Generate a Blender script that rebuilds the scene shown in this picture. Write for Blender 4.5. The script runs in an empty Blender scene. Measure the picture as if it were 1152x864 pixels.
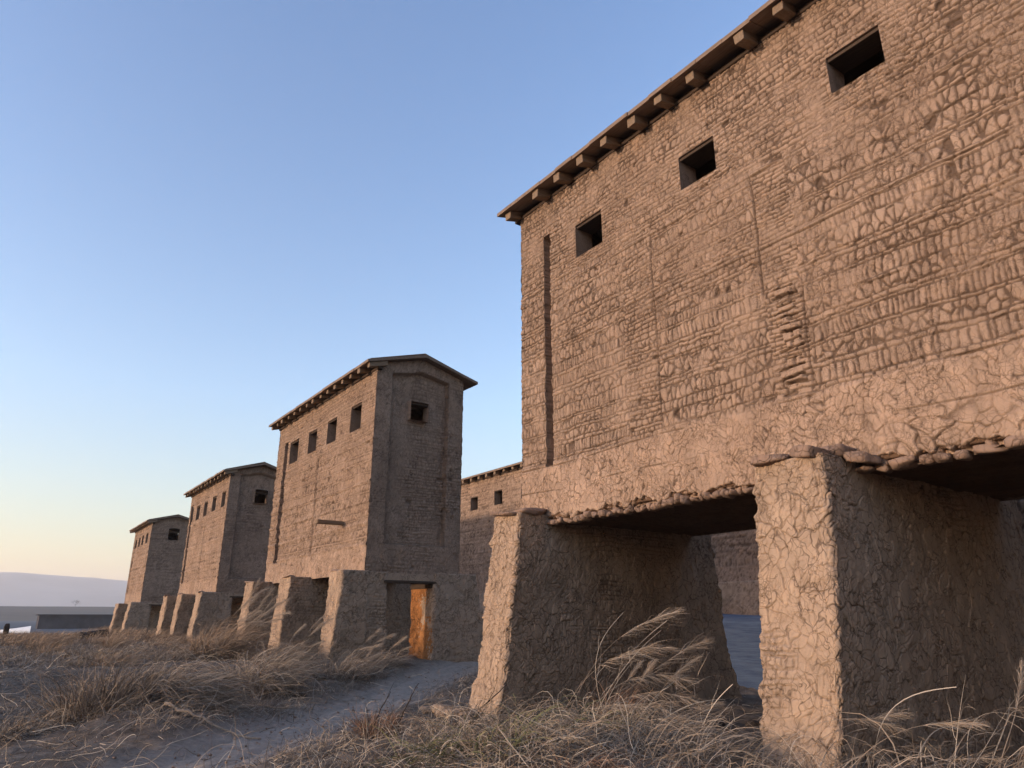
import bpy, math, random
import numpy as np
R_ = math.radians
scene = bpy.context.scene
COL = scene.collection

# ------------------------------------------------------------------ camera
cam_data = bpy.data.cameras.new('camera')
cam = bpy.data.objects.new('camera', cam_data)
COL.objects.link(cam)
CAM_Z = 1.4
cam.location = (0, 0, CAM_Z)
cam.rotation_euler = (R_(90 + 18.2), 0, R_(-35.29))
cam_data.sensor_width = 36
cam_data.lens = 25.0
cam_data.clip_start = 0.05
cam_data.clip_end = 20000
scene.camera = cam

# ------------------------------------------------------------------ sky, sun, exposure
SUN_EL, SUN_PHI = 6.0, 80.0          # phi: angle from +Y towards -X
world = bpy.data.worlds.new('World')
scene.world = world
world.use_nodes = True
nt = world.node_tree
nt.nodes.clear()
sky = nt.nodes.new('ShaderNodeTexSky')
sky.sky_type = 'NISHITA'
sky.sun_disc = False
sky.sun_elevation = R_(SUN_EL)
sky.sun_rotation = R_(-SUN_PHI)
sky.air_density = 1.0
sky.dust_density = 1.0
sky.ozone_density = 2.0
bg = nt.nodes.new('ShaderNodeBackground')
bg.inputs['Strength'].default_value = 0.15
wo = nt.nodes.new('ShaderNodeOutputWorld')
geo_n = nt.nodes.new('ShaderNodeTexCoord'); sep = nt.nodes.new('ShaderNodeSeparateXYZ')
nt.links.new(geo_n.outputs['Generated'], sep.inputs[0])
grad = nt.nodes.new('ShaderNodeValToRGB')      # hue of the evening sky by height above the horizon
for k_, (p_, c_) in enumerate(((0.0, (1.14, .80, .60)), (.10, (1.00, .80, .70)), (.28, (1.04, .93, .97)), (.75, (.85, .84, .98)))):
    if k_ > 1: grad.color_ramp.elements.new(p_)
    grad.color_ramp.elements[k_].position = p_; grad.color_ramp.elements[k_].color = (*c_, 1)
nt.links.new(sep.outputs['Z'], grad.inputs[0])
mulc = nt.nodes.new('ShaderNodeMix'); mulc.data_type = 'RGBA'; mulc.blend_type = 'MULTIPLY'; mulc.inputs[0].default_value = 1
nt.links.new(sky.outputs[0], mulc.inputs[6]); nt.links.new(grad.outputs[0], mulc.inputs[7])
nt.links.new(mulc.outputs[2], bg.inputs['Color'])
nt.links.new(bg.outputs[0], wo.inputs['Surface'])

sun_data = bpy.data.lights.new('sun', 'SUN')
sun = bpy.data.objects.new('sun', sun_data)
COL.objects.link(sun)
sun_data.energy = 1.6
sun_data.angle = R_(1.5)
sun_data.color = (1.0, 0.77, 0.58)
el, ph = R_(SUN_EL), R_(SUN_PHI)
SDIR = (-math.sin(ph) * math.cos(el), math.cos(ph) * math.cos(el), math.sin(el))
from mathutils import Vector, Matrix
sun.rotation_euler = Vector(SDIR).to_track_quat('Z', 'Y').to_euler()

scene.view_settings.view_transform = 'Standard'
scene.view_settings.look = 'None'
scene.view_settings.exposure = 1.95
HAZE = .00022
scene.view_settings.gamma = 1.0
scene.view_settings.use_curve_mapping = False
try:
    scene.cycles.volume_bounces = 1
    scene.cycles.max_bounces = 6
    scene.cycles.diffuse_bounces = 4
except Exception:
    pass

# ------------------------------------------------------------------ numeric noise
def hsh(*k):
    h = np.zeros(np.broadcast(*[np.asarray(a) for a in k]).shape, dtype=np.uint64) + np.uint64(0x9E3779B97F4A7C15)
    for a in k:
        a = np.asarray(a).astype(np.int64).astype(np.uint64)
        h = (h ^ a) * np.uint64(0xBF58476D1CE4E5B9)
        h = h ^ (h >> np.uint64(29))
        h = h * np.uint64(0x94D049BB133111EB)
        h = h ^ (h >> np.uint64(32))
    return (h >> np.uint64(11)).astype(np.float64) / float(1 << 53)
np.seterr(over='ignore')

def vnoise(x, y, s=0):
    xi = np.floor(x); yi = np.floor(y)
    fx = x - xi; fy = y - yi
    fx = fx * fx * (3 - 2 * fx); fy = fy * fy * (3 - 2 * fy)
    a = hsh(xi, yi, s); b = hsh(xi + 1, yi, s); c = hsh(xi, yi + 1, s); d = hsh(xi + 1, yi + 1, s)
    return (a * (1 - fx) + b * fx) * (1 - fy) + (c * (1 - fx) + d * fx) * fy - 0.5

def fbm(x, y, s=0, o=4):
    r = 0; a = 1.0
    for k in range(o):
        r = r + a * vnoise(x * 2 ** k + 17.3 * k, y * 2 ** k - 9.1 * k, s + k)
        a *= 0.5
    return r

def sstep(a, b, x):
    t = np.clip((x - a) / (b - a), 0, 1)
    return t * t * (3 - 2 * t)

def worley(x, y, s=0):
    """distance to the nearest cell border, and a random id per cell"""
    xi = np.floor(x); yi = np.floor(y)
    f1 = np.full(x.shape, 9.0); f2 = np.full(x.shape, 9.0); cid = np.zeros(x.shape)
    for i in (-1, 0, 1):
        for j in (-1, 0, 1):
            gx = xi + i; gy = yi + j
            px = gx + hsh(gx, gy, s) ; py = gy + hsh(gx, gy, s + 1)
            d = np.hypot(px - x, py - y)
            m = d < f1
            f2 = np.where(m, f1, np.minimum(f2, d))
            cid = np.where(m, hsh(gx, gy, s + 2), cid)
            f1 = np.where(m, d, f1)
    return f2 - f1, cid

# ------------------------------------------------------------------ relief patterns: return height, tint (-.5..5), joint (0..1)
def row_set(seed, v0, v1, mode):
    rng = random.Random(seed)
    rb = [v0 - 1.0]; ty = []
    v = v0 - 1.0
    while v < v1 + 1.0:
        if mode == 'stretch':
            seq = [(rng.uniform(.045, .08), 0) for _ in range(3)]
        elif mode == 'soldier':
            seq = [(rng.uniform(.13, .25), 1)] + [(rng.uniform(.04, .07), 0) for _ in range(rng.choice((0, 1, 1, 2)))]
        else:
            seq = [(rng.uniform(.07, .13), 1), (rng.uniform(.04, .08), 0), (rng.uniform(.055, .10), 2)]
        for h, t in seq:
            v += h; rb.append(v); ty.append(t)
    return np.array(rb), np.array(ty)

def bricks(u, v, seed, mode):
    uw = u + 0.045 * fbm(u * 1.7, v * 1.7, seed + 5, 2) + .034 * vnoise(u * 9, v * 7, seed + 51) + .012 * vnoise(u * 27, v * 22, seed + 52)
    vw = v + 0.05 * fbm(u * .8, v * .8, seed + 6, 3) + 0.026 * vnoise(u * 4.5, v * 5, seed + 7) + .014 * vnoise(u * 17, v * 15, seed + 53)
    rb, ty = row_set(seed, float(v.min()), float(v.max()), mode)
    r = np.clip(np.searchsorted(rb, vw) - 1, 0, len(ty) - 1)
    lo = rb[r]; hi = rb[r + 1]; t = ty[r]
    w = np.choose(t, [.17, .070, .095]) * (0.7 + .7 * hsh(r, seed + 3))
    f = uw / w + hsh(r, seed) * 7
    i = np.floor(f)
    j = lambda k: (hsh(k, r, seed + 1) - .5) * .62
    i = np.where(f < i + j(i), i - 1, i)
    i = np.where(f > i + 1 + j(i + 1), i + 1, i)
    du = np.minimum(f - (i + j(i)), i + 1 + j(i + 1) - f) * w
    dv = np.minimum(vw - lo, hi - vw)
    # the tall courses are packed with upright stones of uneven shape
    eu = u + .035 * vnoise(u * 8, v * 6, seed + 71) + .012 * vnoise(u * 22, v * 22, seed + 72); ev = v + .04 * vnoise(u * 7, v * 7, seed + 73)
    es_, ci_ = worley(eu / .088, ev / .185, seed + 74)
    up = (t == 1) & (hsh(r, seed + 75) < .8)
    du = np.where(up, es_ * .062, du)
    i = np.where(up, np.floor(ci_ * 9999), i)
    rad = .022
    d = np.where((du < rad) & (dv < rad), rad - np.hypot(rad - du, rad - dv), np.minimum(du, dv))
    d = d + .011 * vnoise(u * 30, v * 30, seed + 8) - .004
    c = hsh(i, r, seed + 2)
    c2 = hsh(i, r, seed + 4)
    jt = np.exp(-(np.maximum(d, 0) / (.0042 + .0042 * hsh(i, r, seed + 88))) ** 1.6)
    soft = np.clip(.78 + .8 * fbm(u * 2.1, v * 2.1, seed + 45, 3), .5, 1)
    h = -.024 * jt * soft + (c - .5) * .015 + (c2 - .5) * .25 * np.where(up, 0, (f - i - .5) * w) + (hsh(i, r, seed + 89) - .5) * .3 * (vw - (lo + hi) / 2)
    h = h + .008 * np.sqrt(np.clip(d, 0, .045) / .045)
    hole = (c2 > .99) * sstep(.0, .01, d)
    h = h - .05 * hole
    # second split: small fragments inside big stones
    e, c3 = worley((u + .03 * vnoise(u * 12, v * 12, seed + 62)) * 14, (v + .03 * vnoise(u * 12 + 5, v * 12, seed + 63)) * 9, seed + 60)
    e = e / 11
    m = sstep(-.12, .15, fbm(u * 2.3, v * 2.3, seed + 61, 2))
    ge = np.exp(-(e / .0055) ** 1.5)
    h = h - .016 * m * ge + .014 * m * (c3 - .5) + .010 * fbm(u * 9, v * 9, seed + 64, 3)
    return h, (c - .5) * .5, np.clip(jt * soft + hole + .55 * m * ge, 0, 1)

def cracks(u, v, seed, size=.10, depth=.016):
    size = size * .8; depth = depth * .75
    n1 = fbm(u * 3.1, v * 3.1, seed, 3); n2 = fbm(u * 3.1 + 40, v * 3.1, seed + 9, 3)
    wu = u + .15 * n1 + .03 * vnoise(u * 13, v * 13, seed + 11); wv = v + .20 * n2 + .03 * vnoise(u * 13 + 7, v * 13, seed + 12)
    e, c = worley(wu / size, wv / (size * 1.55), seed + 20)
    e = e * size
    m = np.clip(.85 + 1.5 * fbm(u * 4, v * 4, seed + 30, 2), .0, 1)
    wid = .0042 + .0042 * np.clip(vnoise(u * 5, v * 5, seed + 31) + .5, 0, 1)
    g = np.exp(-(e / wid) ** 1.5) * m
    e2, c2 = worley((wu + .04 * n2) / (size * .50) + 3, (wv + .05 * n1) / (size * .85), seed + 24)
    e2 = e2 * size * .50
    m2 = sstep(-.25, .2, fbm(u * 2.6 + 9, v * 2.6, seed + 33, 2))
    g2 = np.exp(-(e2 / .0042) ** 1.5) * m2 * .85
    lift = np.exp(-((e - .016) / .010) ** 2)
    rid = 1 - np.clip(abs(fbm(u * 5 + 3, v * 5, seed + 36, 3)) * 9, 0, 1)
    h = -depth * 1.5 * g - depth * 1.1 * g2 + .005 * lift * m + .018 * (c - .5) + .010 * (c2 - .5) * m2 + .006 * vnoise(u * 18, v * 18, seed + 37) - .006 * rid
    return h, (c - .5) * .35 + .2 * (c2 - .5) * m2, np.clip(g + g2 + .25 * rid * m, 0, 1)

# ------------------------------------------------------------------ mesh helpers
def setp(o, label=None, cat=None, group=None, kind=None):
    if label: o['label'] = label
    if cat: o['category'] = cat
    if group: o['group'] = group
    if kind: o['kind'] = kind
    return o

def mk(name, co, faces, mat, parent=None, attrs=None, smooth=True):
    """faces: (n,4) int array or list of tuples"""
    co = np.asarray(co, dtype=np.float32).reshape(-1, 3)
    if parent is not None:
        co = co - np.array(ROOT[parent.name], dtype=np.float32)
    me = bpy.data.meshes.new(name)
    if isinstance(faces, np.ndarray):
        k = faces.shape[1]
        me.vertices.add(len(co)); me.vertices.foreach_set('co', co.ravel())
        me.loops.add(faces.size); me.loops.foreach_set('vertex_index', faces.astype(np.int32).ravel())
        me.polygons.add(len(faces))
        me.polygons.foreach_set('loop_start', np.arange(0, faces.size, k, dtype=np.int32))
        me.polygons.foreach_set('loop_total', np.full(len(faces), k, dtype=np.int32))
        me.update(calc_edges=True)
    else:
        me.from_pydata([tuple(map(float, c)) for c in co], [], [tuple(int(q) for q in f) for f in faces])
        me.update()
    if smooth:
        me.polygons.foreach_set('use_smooth', np.ones(len(me.polygons), dtype=bool))
    if attrs:
        for an, av in attrs.items():
            a = me.attributes.new(an, 'FLOAT', 'POINT')
            a.data.foreach_set('value', np.asarray(av, dtype=np.float32).ravel())
    me.materials.append(mat)
    o = bpy.data.objects.new(name, me)
    COL.objects.link(o)
    if parent is not None:
        o.parent = parent
    return o

ROOT = {}
def thing(name, loc, label, cat, group=None):
    o = bpy.data.objects.new(name, None)
    COL.objects.link(o)
    o.location = loc
    o.empty_display_size = .3
    ROOT[o.name] = tuple(loc)
    return setp(o, label, cat, group)

def grid_faces(nu, nv, keep=None):
    i, j = np.meshgrid(np.arange(nu - 1), np.arange(nv - 1), indexing='ij')
    a = i * nv + j
    q = np.stack([a, a + nv, a + nv + 1, a + 1], -1).reshape(-1, 4)
    if keep is not None:
        q = q[keep.ravel()]
    return q

def axis(segs):
    """segs: list of (start, end, step) joined"""
    out = []
    for a, b, s in segs:
        n = max(1, int(round(abs(b - a) / s)))
        out += list(np.linspace(a, b, n, endpoint=False))
    out.append(segs[-1][1])
    return np.array(out)

def snap(ax, vals):
    for v in vals:
        ax[np.argmin(abs(ax - v))] = v
    return ax

def relief(name, origin, ud, vd, nd, us, vs, fn, holes, mat, parent, extra=None):
    us = snap(us.copy(), [h[k] for h in holes for k in (0, 1) if us[0] < h[k] < us[-1]])
    vs = snap(vs.copy(), [h[k] for h in holes for k in (2, 3) if vs[0] < h[k] < vs[-1]])
    U, V = np.meshgrid(us, vs, indexing='ij')
    h, t, g = fn(U, V)
    for a0, a1, b0, b1 in holes:
        d = np.maximum(np.maximum(a0 - U, U - a1), np.maximum(b0 - V, V - b1))
        k = sstep(0, .008, d)
        h = h * k
    P = (np.array(origin)[None, None] + U[..., None] * np.array(ud) + V[..., None] * np.array(vd) + h[..., None] * np.array(nd))
    if extra is not None:
        P = extra(P, U, V)
    uc = (us[1:] + us[:-1]) / 2; vc = (vs[1:] + vs[:-1]) / 2
    UC, VC = np.meshgrid(uc, vc, indexing='ij')
    keep = np.ones(UC.shape, bool)
    for a0, a1, b0, b1 in holes:
        keep &= ~((UC > a0) & (UC < a1) & (VC > b0) & (VC < b1))
    q = grid_faces(len(us), len(vs), keep)
    if np.dot(np.cross(ud, vd), nd) < 0:
        q = q[:, ::-1]
    o = mk(name, P, q, mat, parent, {'tint': t, 'joint': g})
    nn = np.empty(len(q) * 3, dtype=np.float32); o.data.polygons.foreach_get('normal', nn)
    dt = abs(nn.reshape(-1, 3) @ np.array(nd, dtype=np.float32))
    o.data.polygons.foreach_set('use_smooth', dt > .16)
    return o

class MB:
    """collects boxes and lumps into one mesh"""
    def __init__(s): s.v = []; s.f = []; s.n = 0
    def add(s, v, f):
        v = np.asarray(v, float); s.v.append(v); s.f += [tuple(int(k) + s.n for k in q) for q in f]; s.n += len(v)
    def box(s, x0, x1, y0, y1, z0, z1, bev=.01, jit=0, seed=0):
        # bevelled box: 24 vertices
        c = np.array([(x0 + x1) / 2, (y0 + y1) / 2, (z0 + z1) / 2]); h = np.array([x1 - x0, y1 - y0, z1 - z0]) / 2
        b = min(bev, *(h * .45))
        vs = []; idx = {}
        for sx in (-1, 1):
            for sy in (-1, 1):
                for sz in (-1, 1):
                    S = np.array([sx, sy, sz])
                    for ax in range(3):
                        p = c + S * (h - b); p[ax] = c[ax] + S[ax] * h[ax]
                        idx[(sx, sy, sz, ax)] = len(vs); vs.append(p)
        fs = []
        for ax in range(3):
            o = [k for k in range(3) if k != ax]
            for s1 in (-1, 1):
                loop = []
                for a, b2 in ((-1, -1), (1, -1), (1, 1), (-1, 1)):
                    S = [0, 0, 0]; S[ax] = s1; S[o[0]] = a; S[o[1]] = b2
                    loop.append(idx[(*S, ax)])
                fs.append(loop)
        for ax in range(3):
            o = [k for k in range(3) if k != ax]
            for a in (-1, 1):
                for b2 in (-1, 1):
                    S = [0, 0, 0]; S[o[0]] = a; S[o[1]] = b2
                    S1 = list(S); S1[ax] = -1; S2 = list(S); S2[ax] = 1
                    fs.append([idx[(*S1, o[0])], idx[(*S2, o[0])], idx[(*S2, o[1])], idx[(*S1, o[1])]])
        for sx in (-1, 1):
            for sy in (-1, 1):
                for sz in (-1, 1):
                    fs.append([idx[(sx, sy, sz, k)] for k in range(3)])
        vs = np.array(vs)
        if jit:
            rg = np.random.RandomState(seed)
            vs += rg.uniform(-jit, jit, vs.shape)
        s.add(vs, fs)
    def rock(s, c, r, seed, n=10, sq=.6):
        """irregular broken stone: rounded cut of many planes"""
        rg = np.random.RandomState(seed)
        n = max(n, 7)
        th = np.linspace(0, 2 * np.pi, 2 * n, endpoint=False); phi = np.linspace(-np.pi / 2, np.pi / 2, n + 1)
        PH, TH = np.meshgrid(phi, th, indexing='ij')
        D = np.stack([np.cos(PH) * np.cos(TH), np.cos(PH) * np.sin(TH), np.sin(PH)], -1).reshape(-1, 3)
        pl = rg.normal(0, 1, (9, 3)); pl = np.vstack([pl, np.eye(3) * 1.0, -np.eye(3)])
        pl /= np.linalg.norm(pl, axis=1)[:, None]
        ds = rg.uniform(.72, 1.05, len(pl))
        q = np.maximum(D @ pl.T, 0) / ds
        R = (q ** 22).sum(1) ** (-1 / 22)
        nz = .05 * vnoise(D[:, 0] * 3 + seed, D[:, 1] * 3 + D[:, 2] * 2.3, seed) + .035 * vnoise(D[:, 0] * 8 + seed, D[:, 1] * 8 + D[:, 2] * 7.3, seed + 1)
        pole = np.minimum(1, np.cos(PH).ravel() * 3)
        vs = D * (R + nz * 1.6 * pole)[:, None] * np.array(r)
        rot = rg.uniform(-.3, .3, 3)
        cz, sz = math.cos(rot[0]), math.sin(rot[0])
        vs = vs @ np.array([[cz, -sz, 0], [sz, cz, 0], [0, 0, 1]]).T
        cz, sz = math.cos(rot[1] * .6), math.sin(rot[1] * .6)
        vs = vs @ np.array([[1, 0, 0], [0, cz, -sz], [0, sz, cz]]).T
        m = 2 * n; fs = []
        for i in range(n):
            for j in range(m):
                fs.append((i * m + j, i * m + (j + 1) % m, (i + 1) * m + (j + 1) % m, (i + 1) * m + j))
        s.add(vs + np.array(c), fs)
    def build(s, name, mat, parent=None, smooth=False):
        return mk(name, np.concatenate(s.v), s.f, mat, parent, None, smooth)

# ------------------------------------------------------------------ materials
def new_mat(name):
    m = bpy.data.materials.new(name); m.use_nodes = True
    n = m.node_tree.nodes; l = m.node_tree.links
    b = n['Principled BSDF']
    b.inputs['Roughness'].default_value = .95
    if 'Specular IOR Level' in b.inputs: b.inputs['Specular IOR Level'].default_value = .15
    return m, n, l, b

def noise_node(n, l, vec, scale, detail=4, rough=.6, stretch=None):
    t = n.new('ShaderNodeTexNoise'); t.inputs['Scale'].default_value = scale
    t.inputs['Detail'].default_value = detail; t.inputs['Roughness'].default_value = rough
    if stretch:
        mp = n.new('ShaderNodeMapping'); mp.inputs['Scale'].default_value = stretch
        l.new(vec, mp.inputs['Vector']); l.new(mp.outputs[0], t.inputs['Vector'])
    else:
        l.new(vec, t.inputs['Vector'])
    return t.outputs['Fac']

def ramp(n, l, fac, stops):
    r = n.new('ShaderNodeValToRGB')
    e = r.color_ramp.elements
    while len(e) < len(stops): e.new(.5)
    for k, (p, c) in enumerate(stops):
        e[k].position = p; e[k].color = (*c, 1)
    l.new(fac, r.inputs[0])
    return r.outputs[0]

def mixc(n, l, fac, a, b, mode='MIX'):
    m = n.new('ShaderNodeMix'); m.data_type = 'RGBA'; m.blend_type = mode
    if isinstance(fac, (int, float)): m.inputs[0].default_value = fac
    else: l.new(fac, m.inputs[0])
    for k, x in ((6, a), (7, b)):
        if isinstance(x, tuple): m.inputs[k].default_value = (*x, 1)
        else: l.new(x, m.inputs[k])
    return m.outputs[2]

def mth(n, l, op, a, b=None):
    m = n.new('ShaderNodeMath'); m.operation = op
    for k, x in ((0, a), (1, b)):
        if x is None: continue
        if isinstance(x, (int, float)): m.inputs[k].default_value = x
        else: l.new(x, m.inputs[k])
    return m.outputs[0]

def clay(name, c_mid, c_lo, c_hi, bump=.4, joint_shade_c=(.060, .038, .027), joint_shade_f=.78, var=1.0, crack=(8.5, .0052, .6)):  # joint colour: dark soil in joints and cracks, with groove shade painted in
    m, n, l, b = new_mat(name)
    tc = n.new('ShaderNodeTexCoord').outputs['Object']
    big = noise_node(n, l, tc, .55, 5, .6)
    mid = noise_node(n, l, tc, 4.5, 5, .65)
    col = ramp(n, l, big, [(.30, c_lo), (.5, c_mid), (.72, c_hi)])
    m2 = ramp(n, l, mid, [(.3, (.80, .79, .78)), (.5, (1, 1, 1)), (.7, (1.14, 1.12, 1.08))])
    col = mixc(n, l, .75 * var, col, m2, 'MULTIPLY')
    at = n.new('ShaderNodeAttribute'); at.attribute_name = 'tint'
    tv = mth(n, l, 'ADD', mth(n, l, 'MULTIPLY', at.outputs['Fac'], .38), 1.0)
    cmb = n.new('ShaderNodeCombineColor')
    for k in range(3): l.new(tv, cmb.inputs[k])
    col = mixc(n, l, 1.0, col, cmb.outputs[0], 'MULTIPLY')
    # vertical rain streaks, washed earth
    st = noise_node(n, l, tc, 1.0, 4, .6, (5, 5, .5))
    sf = n.new('ShaderNodeMapRange'); sf.inputs[1].default_value = .52; sf.inputs[2].default_value = .72
    l.new(st, sf.inputs[0])
    sfm = mth(n, l, 'MULTIPLY', sf.outputs[0], .55)
    col = mixc(n, l, sfm, col, tuple(k * .72 for k in c_mid))
    aj = n.new('ShaderNodeAttribute'); aj.attribute_name = 'joint'
    col = mixc(n, l, mth(n, l, 'MULTIPLY', aj.outputs['Fac'], joint_shade_f), col, joint_shade_c)
    # hairline cracks
    wn = n.new('ShaderNodeTexNoise'); wn.inputs['Scale'].default_value = 4; wn.inputs['Detail'].default_value = 2; l.new(tc, wn.inputs['Vector'])
    vm = n.new('ShaderNodeVectorMath'); vm.operation = 'MULTIPLY_ADD'; l.new(wn.outputs['Color'], vm.inputs[0]); vm.inputs[1].default_value = (.32, .32, .32); l.new(tc, vm.inputs[2])
    vis = n.new('ShaderNodeMapRange'); vis.inputs[1].default_value = .44; vis.inputs[2].default_value = .60; l.new(noise_node(n, l, tc, 2.6, 3, .6), vis.inputs[0])
    ck = []
    for sc_, w_, st_ in ((crack[0], crack[1], (1, 1, .62)), (crack[0] * 2.1, crack[1] * .7, (1, 1, .75))):
        mp = n.new('ShaderNodeMapping'); mp.inputs['Scale'].default_value = st_; l.new(vm.outputs[0], mp.inputs['Vector'])
        vo = n.new('ShaderNodeTexVoronoi'); vo.feature = 'DISTANCE_TO_EDGE'; vo.inputs['Scale'].default_value = sc_; l.new(mp.outputs[0], vo.inputs['Vector'])
        mr = n.new('ShaderNodeMapRange'); mr.inputs[1].default_value = 0; mr.inputs[2].default_value = w_ * sc_; mr.inputs[3].default_value = 1; mr.inputs[4].default_value = 0
        l.new(vo.outputs['Distance'], mr.inputs[0]); ck.append(mr.outputs[0])
    v2 = n.new('ShaderNodeMapRange'); v2.inputs[1].default_value = .40; v2.inputs[2].default_value = .56; v2.inputs[3].default_value = .12; v2.inputs[4].default_value = 1
    l.new(noise_node(n, l, tc, 1.9, 4, .65), v2.inputs[0])
    cr = mth(n, l, 'MAXIMUM', mth(n, l, 'MULTIPLY', ck[0], v2.outputs[0]), mth(n, l, 'MULTIPLY', ck[1], vis.outputs[0]))
    col = mixc(n, l, mth(n, l, 'MULTIPLY', cr, crack[2]), col, joint_shade_c)
    l.new(col, b.inputs['Base Color'])
    fine = noise_node(n, l, tc, 38, 6, .7)
    fib = noise_node(n, l, tc, 90, 3, .6)
    hh = mth(n, l, 'ADD', mth(n, l, 'MULTIPLY', fine, 1.0), mth(n, l, 'MULTIPLY', fib, .35))
    hh = mth(n, l, 'SUBTRACT', hh, mth(n, l, 'MULTIPLY', cr, 1.1))
    bp = n.new('ShaderNodeBump'); bp.inputs['Strength'].default_value = bump; bp.inputs['Distance'].default_value = .02
    l.new(hh, bp.inputs['Height']); l.new(bp.outputs[0], b.inputs['Normal'])
    return m

M = {}
M['mud_brick'] = clay('mud_brick', (0.269, 0.185, 0.136), (0.237, 0.161, 0.114), (0.306, 0.212, 0.161))
M['mud_plaster'] = clay('mud_plaster', (0.339, 0.245, 0.175), (0.301, 0.213, 0.150), (0.371, 0.273, 0.200), joint_shade_f=.5, crack=(5.2, .0066, .8))
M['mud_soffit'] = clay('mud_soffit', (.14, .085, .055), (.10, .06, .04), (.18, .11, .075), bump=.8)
M['stone'] = clay('lintel_stone', (.27, .185, .14), (.21, .145, .11), (.33, .235, .18), bump=.7)
M['orange_glow_clay'] = clay('orange_glow_clay', (.36, .155, .055), (.25, .10, .035), (.46, .21, .08), bump=.9)  # orange glow of sun and bounce on the jamb, painted into the clay

def wood(name, a, bcol, along=(1, 14, 14)):
    m, n, l, b = new_mat(name)
    tc = n.new('ShaderNodeTexCoord').outputs['Object']
    g = noise_node(n, l, tc, 3, 6, .7, along)
    k = noise_node(n, l, tc, 1.3, 3, .5)
    col = ramp(n, l, g, [(.3, a), (.7, bcol)])
    col = mixc(n, l, mth(n, l, 'MULTIPLY', k, .5), col, tuple(x * .6 for x in a))
    l.new(col, b.inputs['Base Color'])
    bp = n.new('ShaderNodeBump'); bp.inputs['Strength'].default_value = .5; bp.inputs['Distance'].default_value = .01
    l.new(g, bp.inputs['Height']); l.new(bp.outputs[0], b.inputs['Normal'])
    return m
M['beam'] = wood('weathered_beam', (.15, .105, .07), (.30, .215, .15))
M['board'] = wood('roof_board', (.15, .105, .075), (.30, .22, .165), (14, 1, 14))
M['dark_wood'] = wood('dark_wood', (.05, .035, .028), (.10, .07, .05), (14, 1, 14))
M['twig'] = wood('dead_wood', (.25, .19, .14), (.42, .34, .27))
M['bark'] = wood('far_bark', (.06, .05, .045), (.10, .09, .08))

def flat_mat(name, c, rough=.9, sc=3.0, amp=.25, spec=None):
    m, n, l, b = new_mat(name)
    tc = n.new('ShaderNodeTexCoord').outputs['Object']
    f = noise_node(n, l, tc, sc, 5, .6)
    col = ramp(n, l, f, [(.3, tuple(k * (1 - amp) for k in c)), (.7, tuple(min(1, k * (1 + amp)) for k in c))])
    l.new(col, b.inputs['Base Color']); b.inputs['Roughness'].default_value = rough
    return m
M['clod'] = flat_mat('dark_earth_clod', (.045, .034, .028), sc=6, amp=.5)
M['white_paint'] = flat_mat('white_paint', (.75, .77, .80), .5, 1, .05)
M['dark_wall'] = flat_mat('dark_far_wall', (.055, .05, .055), sc=.4, amp=.3)
M['hill'] = flat_mat('hill', (.30, .27, .25), sc=.002, amp=.3)

def grass_mat(name, cols):
    m, n, l, b = new_mat(name)
    at = n.new('ShaderNodeAttribute'); at.attribute_name = 'tint'
    col = ramp(n, l, at.outputs['Fac'], cols)
    l.new(col, b.inputs['Base Color'])
    b.inputs['Roughness'].default_value = .8
    if 'Transmission Weight' in b.inputs: pass
    return m
M['grass'] = grass_mat('dry_grass', [(0, (.07, .052, .040)), (.35, (.17, .130, .098)), (.7, (.29, .232, .182)), (1, (.46, .40, .33))])
M['plume'] = grass_mat('grass_plume', [(0, (.22, .165, .12)), (.6, (.34, .27, .21)), (1, (.46, .39, .32))])
M['rust_grass'] = grass_mat('rusty_grass', [(0, (.10, .055, .038)), (.5, (.19, .11, .075)), (1, (.32, .21, .15))])
M['green_grass'] = grass_mat('greenish_grass', [(0, (.07, .07, .03)), (.5, (.15, .15, .07)), (1, (.26, .25, .13))])
M['gold_grass'] = grass_mat('golden_grass', [(0, (.10, .067, .045)), (.5, (.25, .175, .12)), (1, (.42, .32, .235))])
M['tarp'] = wood('blue_tarpaulin', (.025, .04, .08), (.075, .105, .165), (2, .5, 9))

# ------------------------------------------------------------------ terrain
def ground_z(x, y):
    x = np.asarray(x, float); y = np.asarray(y, float)
    r = np.hypot(x, y)
    near = .50 * sstep(12.5, 17.5, y) + .12 * sstep(24, 45, y) - .42 * sstep(34, 54, y) * sstep(7, 4, x)
    # the track: slightly sunken
    cx, w = track(y)
    tr = np.exp(-((x - cx) / w) ** 4)
    rough = .10 * fbm(x * .45, y * .45, 900, 3) + .05 * fbm(x * 1.7, y * 1.7, 905, 4)
    rough = rough * (1 - .8 * tr * sstep(25, 18, y))
    heap = .22 * np.exp(-(((x - 4.6) / 1.5) ** 2 + ((y - 5.6) / 1.1) ** 2)) + .25 * np.exp(-(((x - 1.9) / 1.0) ** 2 + ((y - 11.3) / 1.1) ** 2))
    z = near + rough + heap - .09 * tr * sstep(22, 16, y)
    z = z - .05 * sstep(6.8, 7.4, x) * sstep(11.6, 10.4, y)
    far = -1.75 + 17.5 * sstep(800, 1150, r) - 10 * sstep(1200, 3000, r)
    k = sstep(58, 78, r)
    return z * (1 - k) + (far + .25 * fbm(x * .02, y * .02, 940, 3)) * k

def track(y):
    y = np.asarray(y, float)
    cx = 2.0 + .95 * (y - 8.6) + .06 * np.maximum(y - 12, 0) ** 2
    return cx, 1.05

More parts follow.
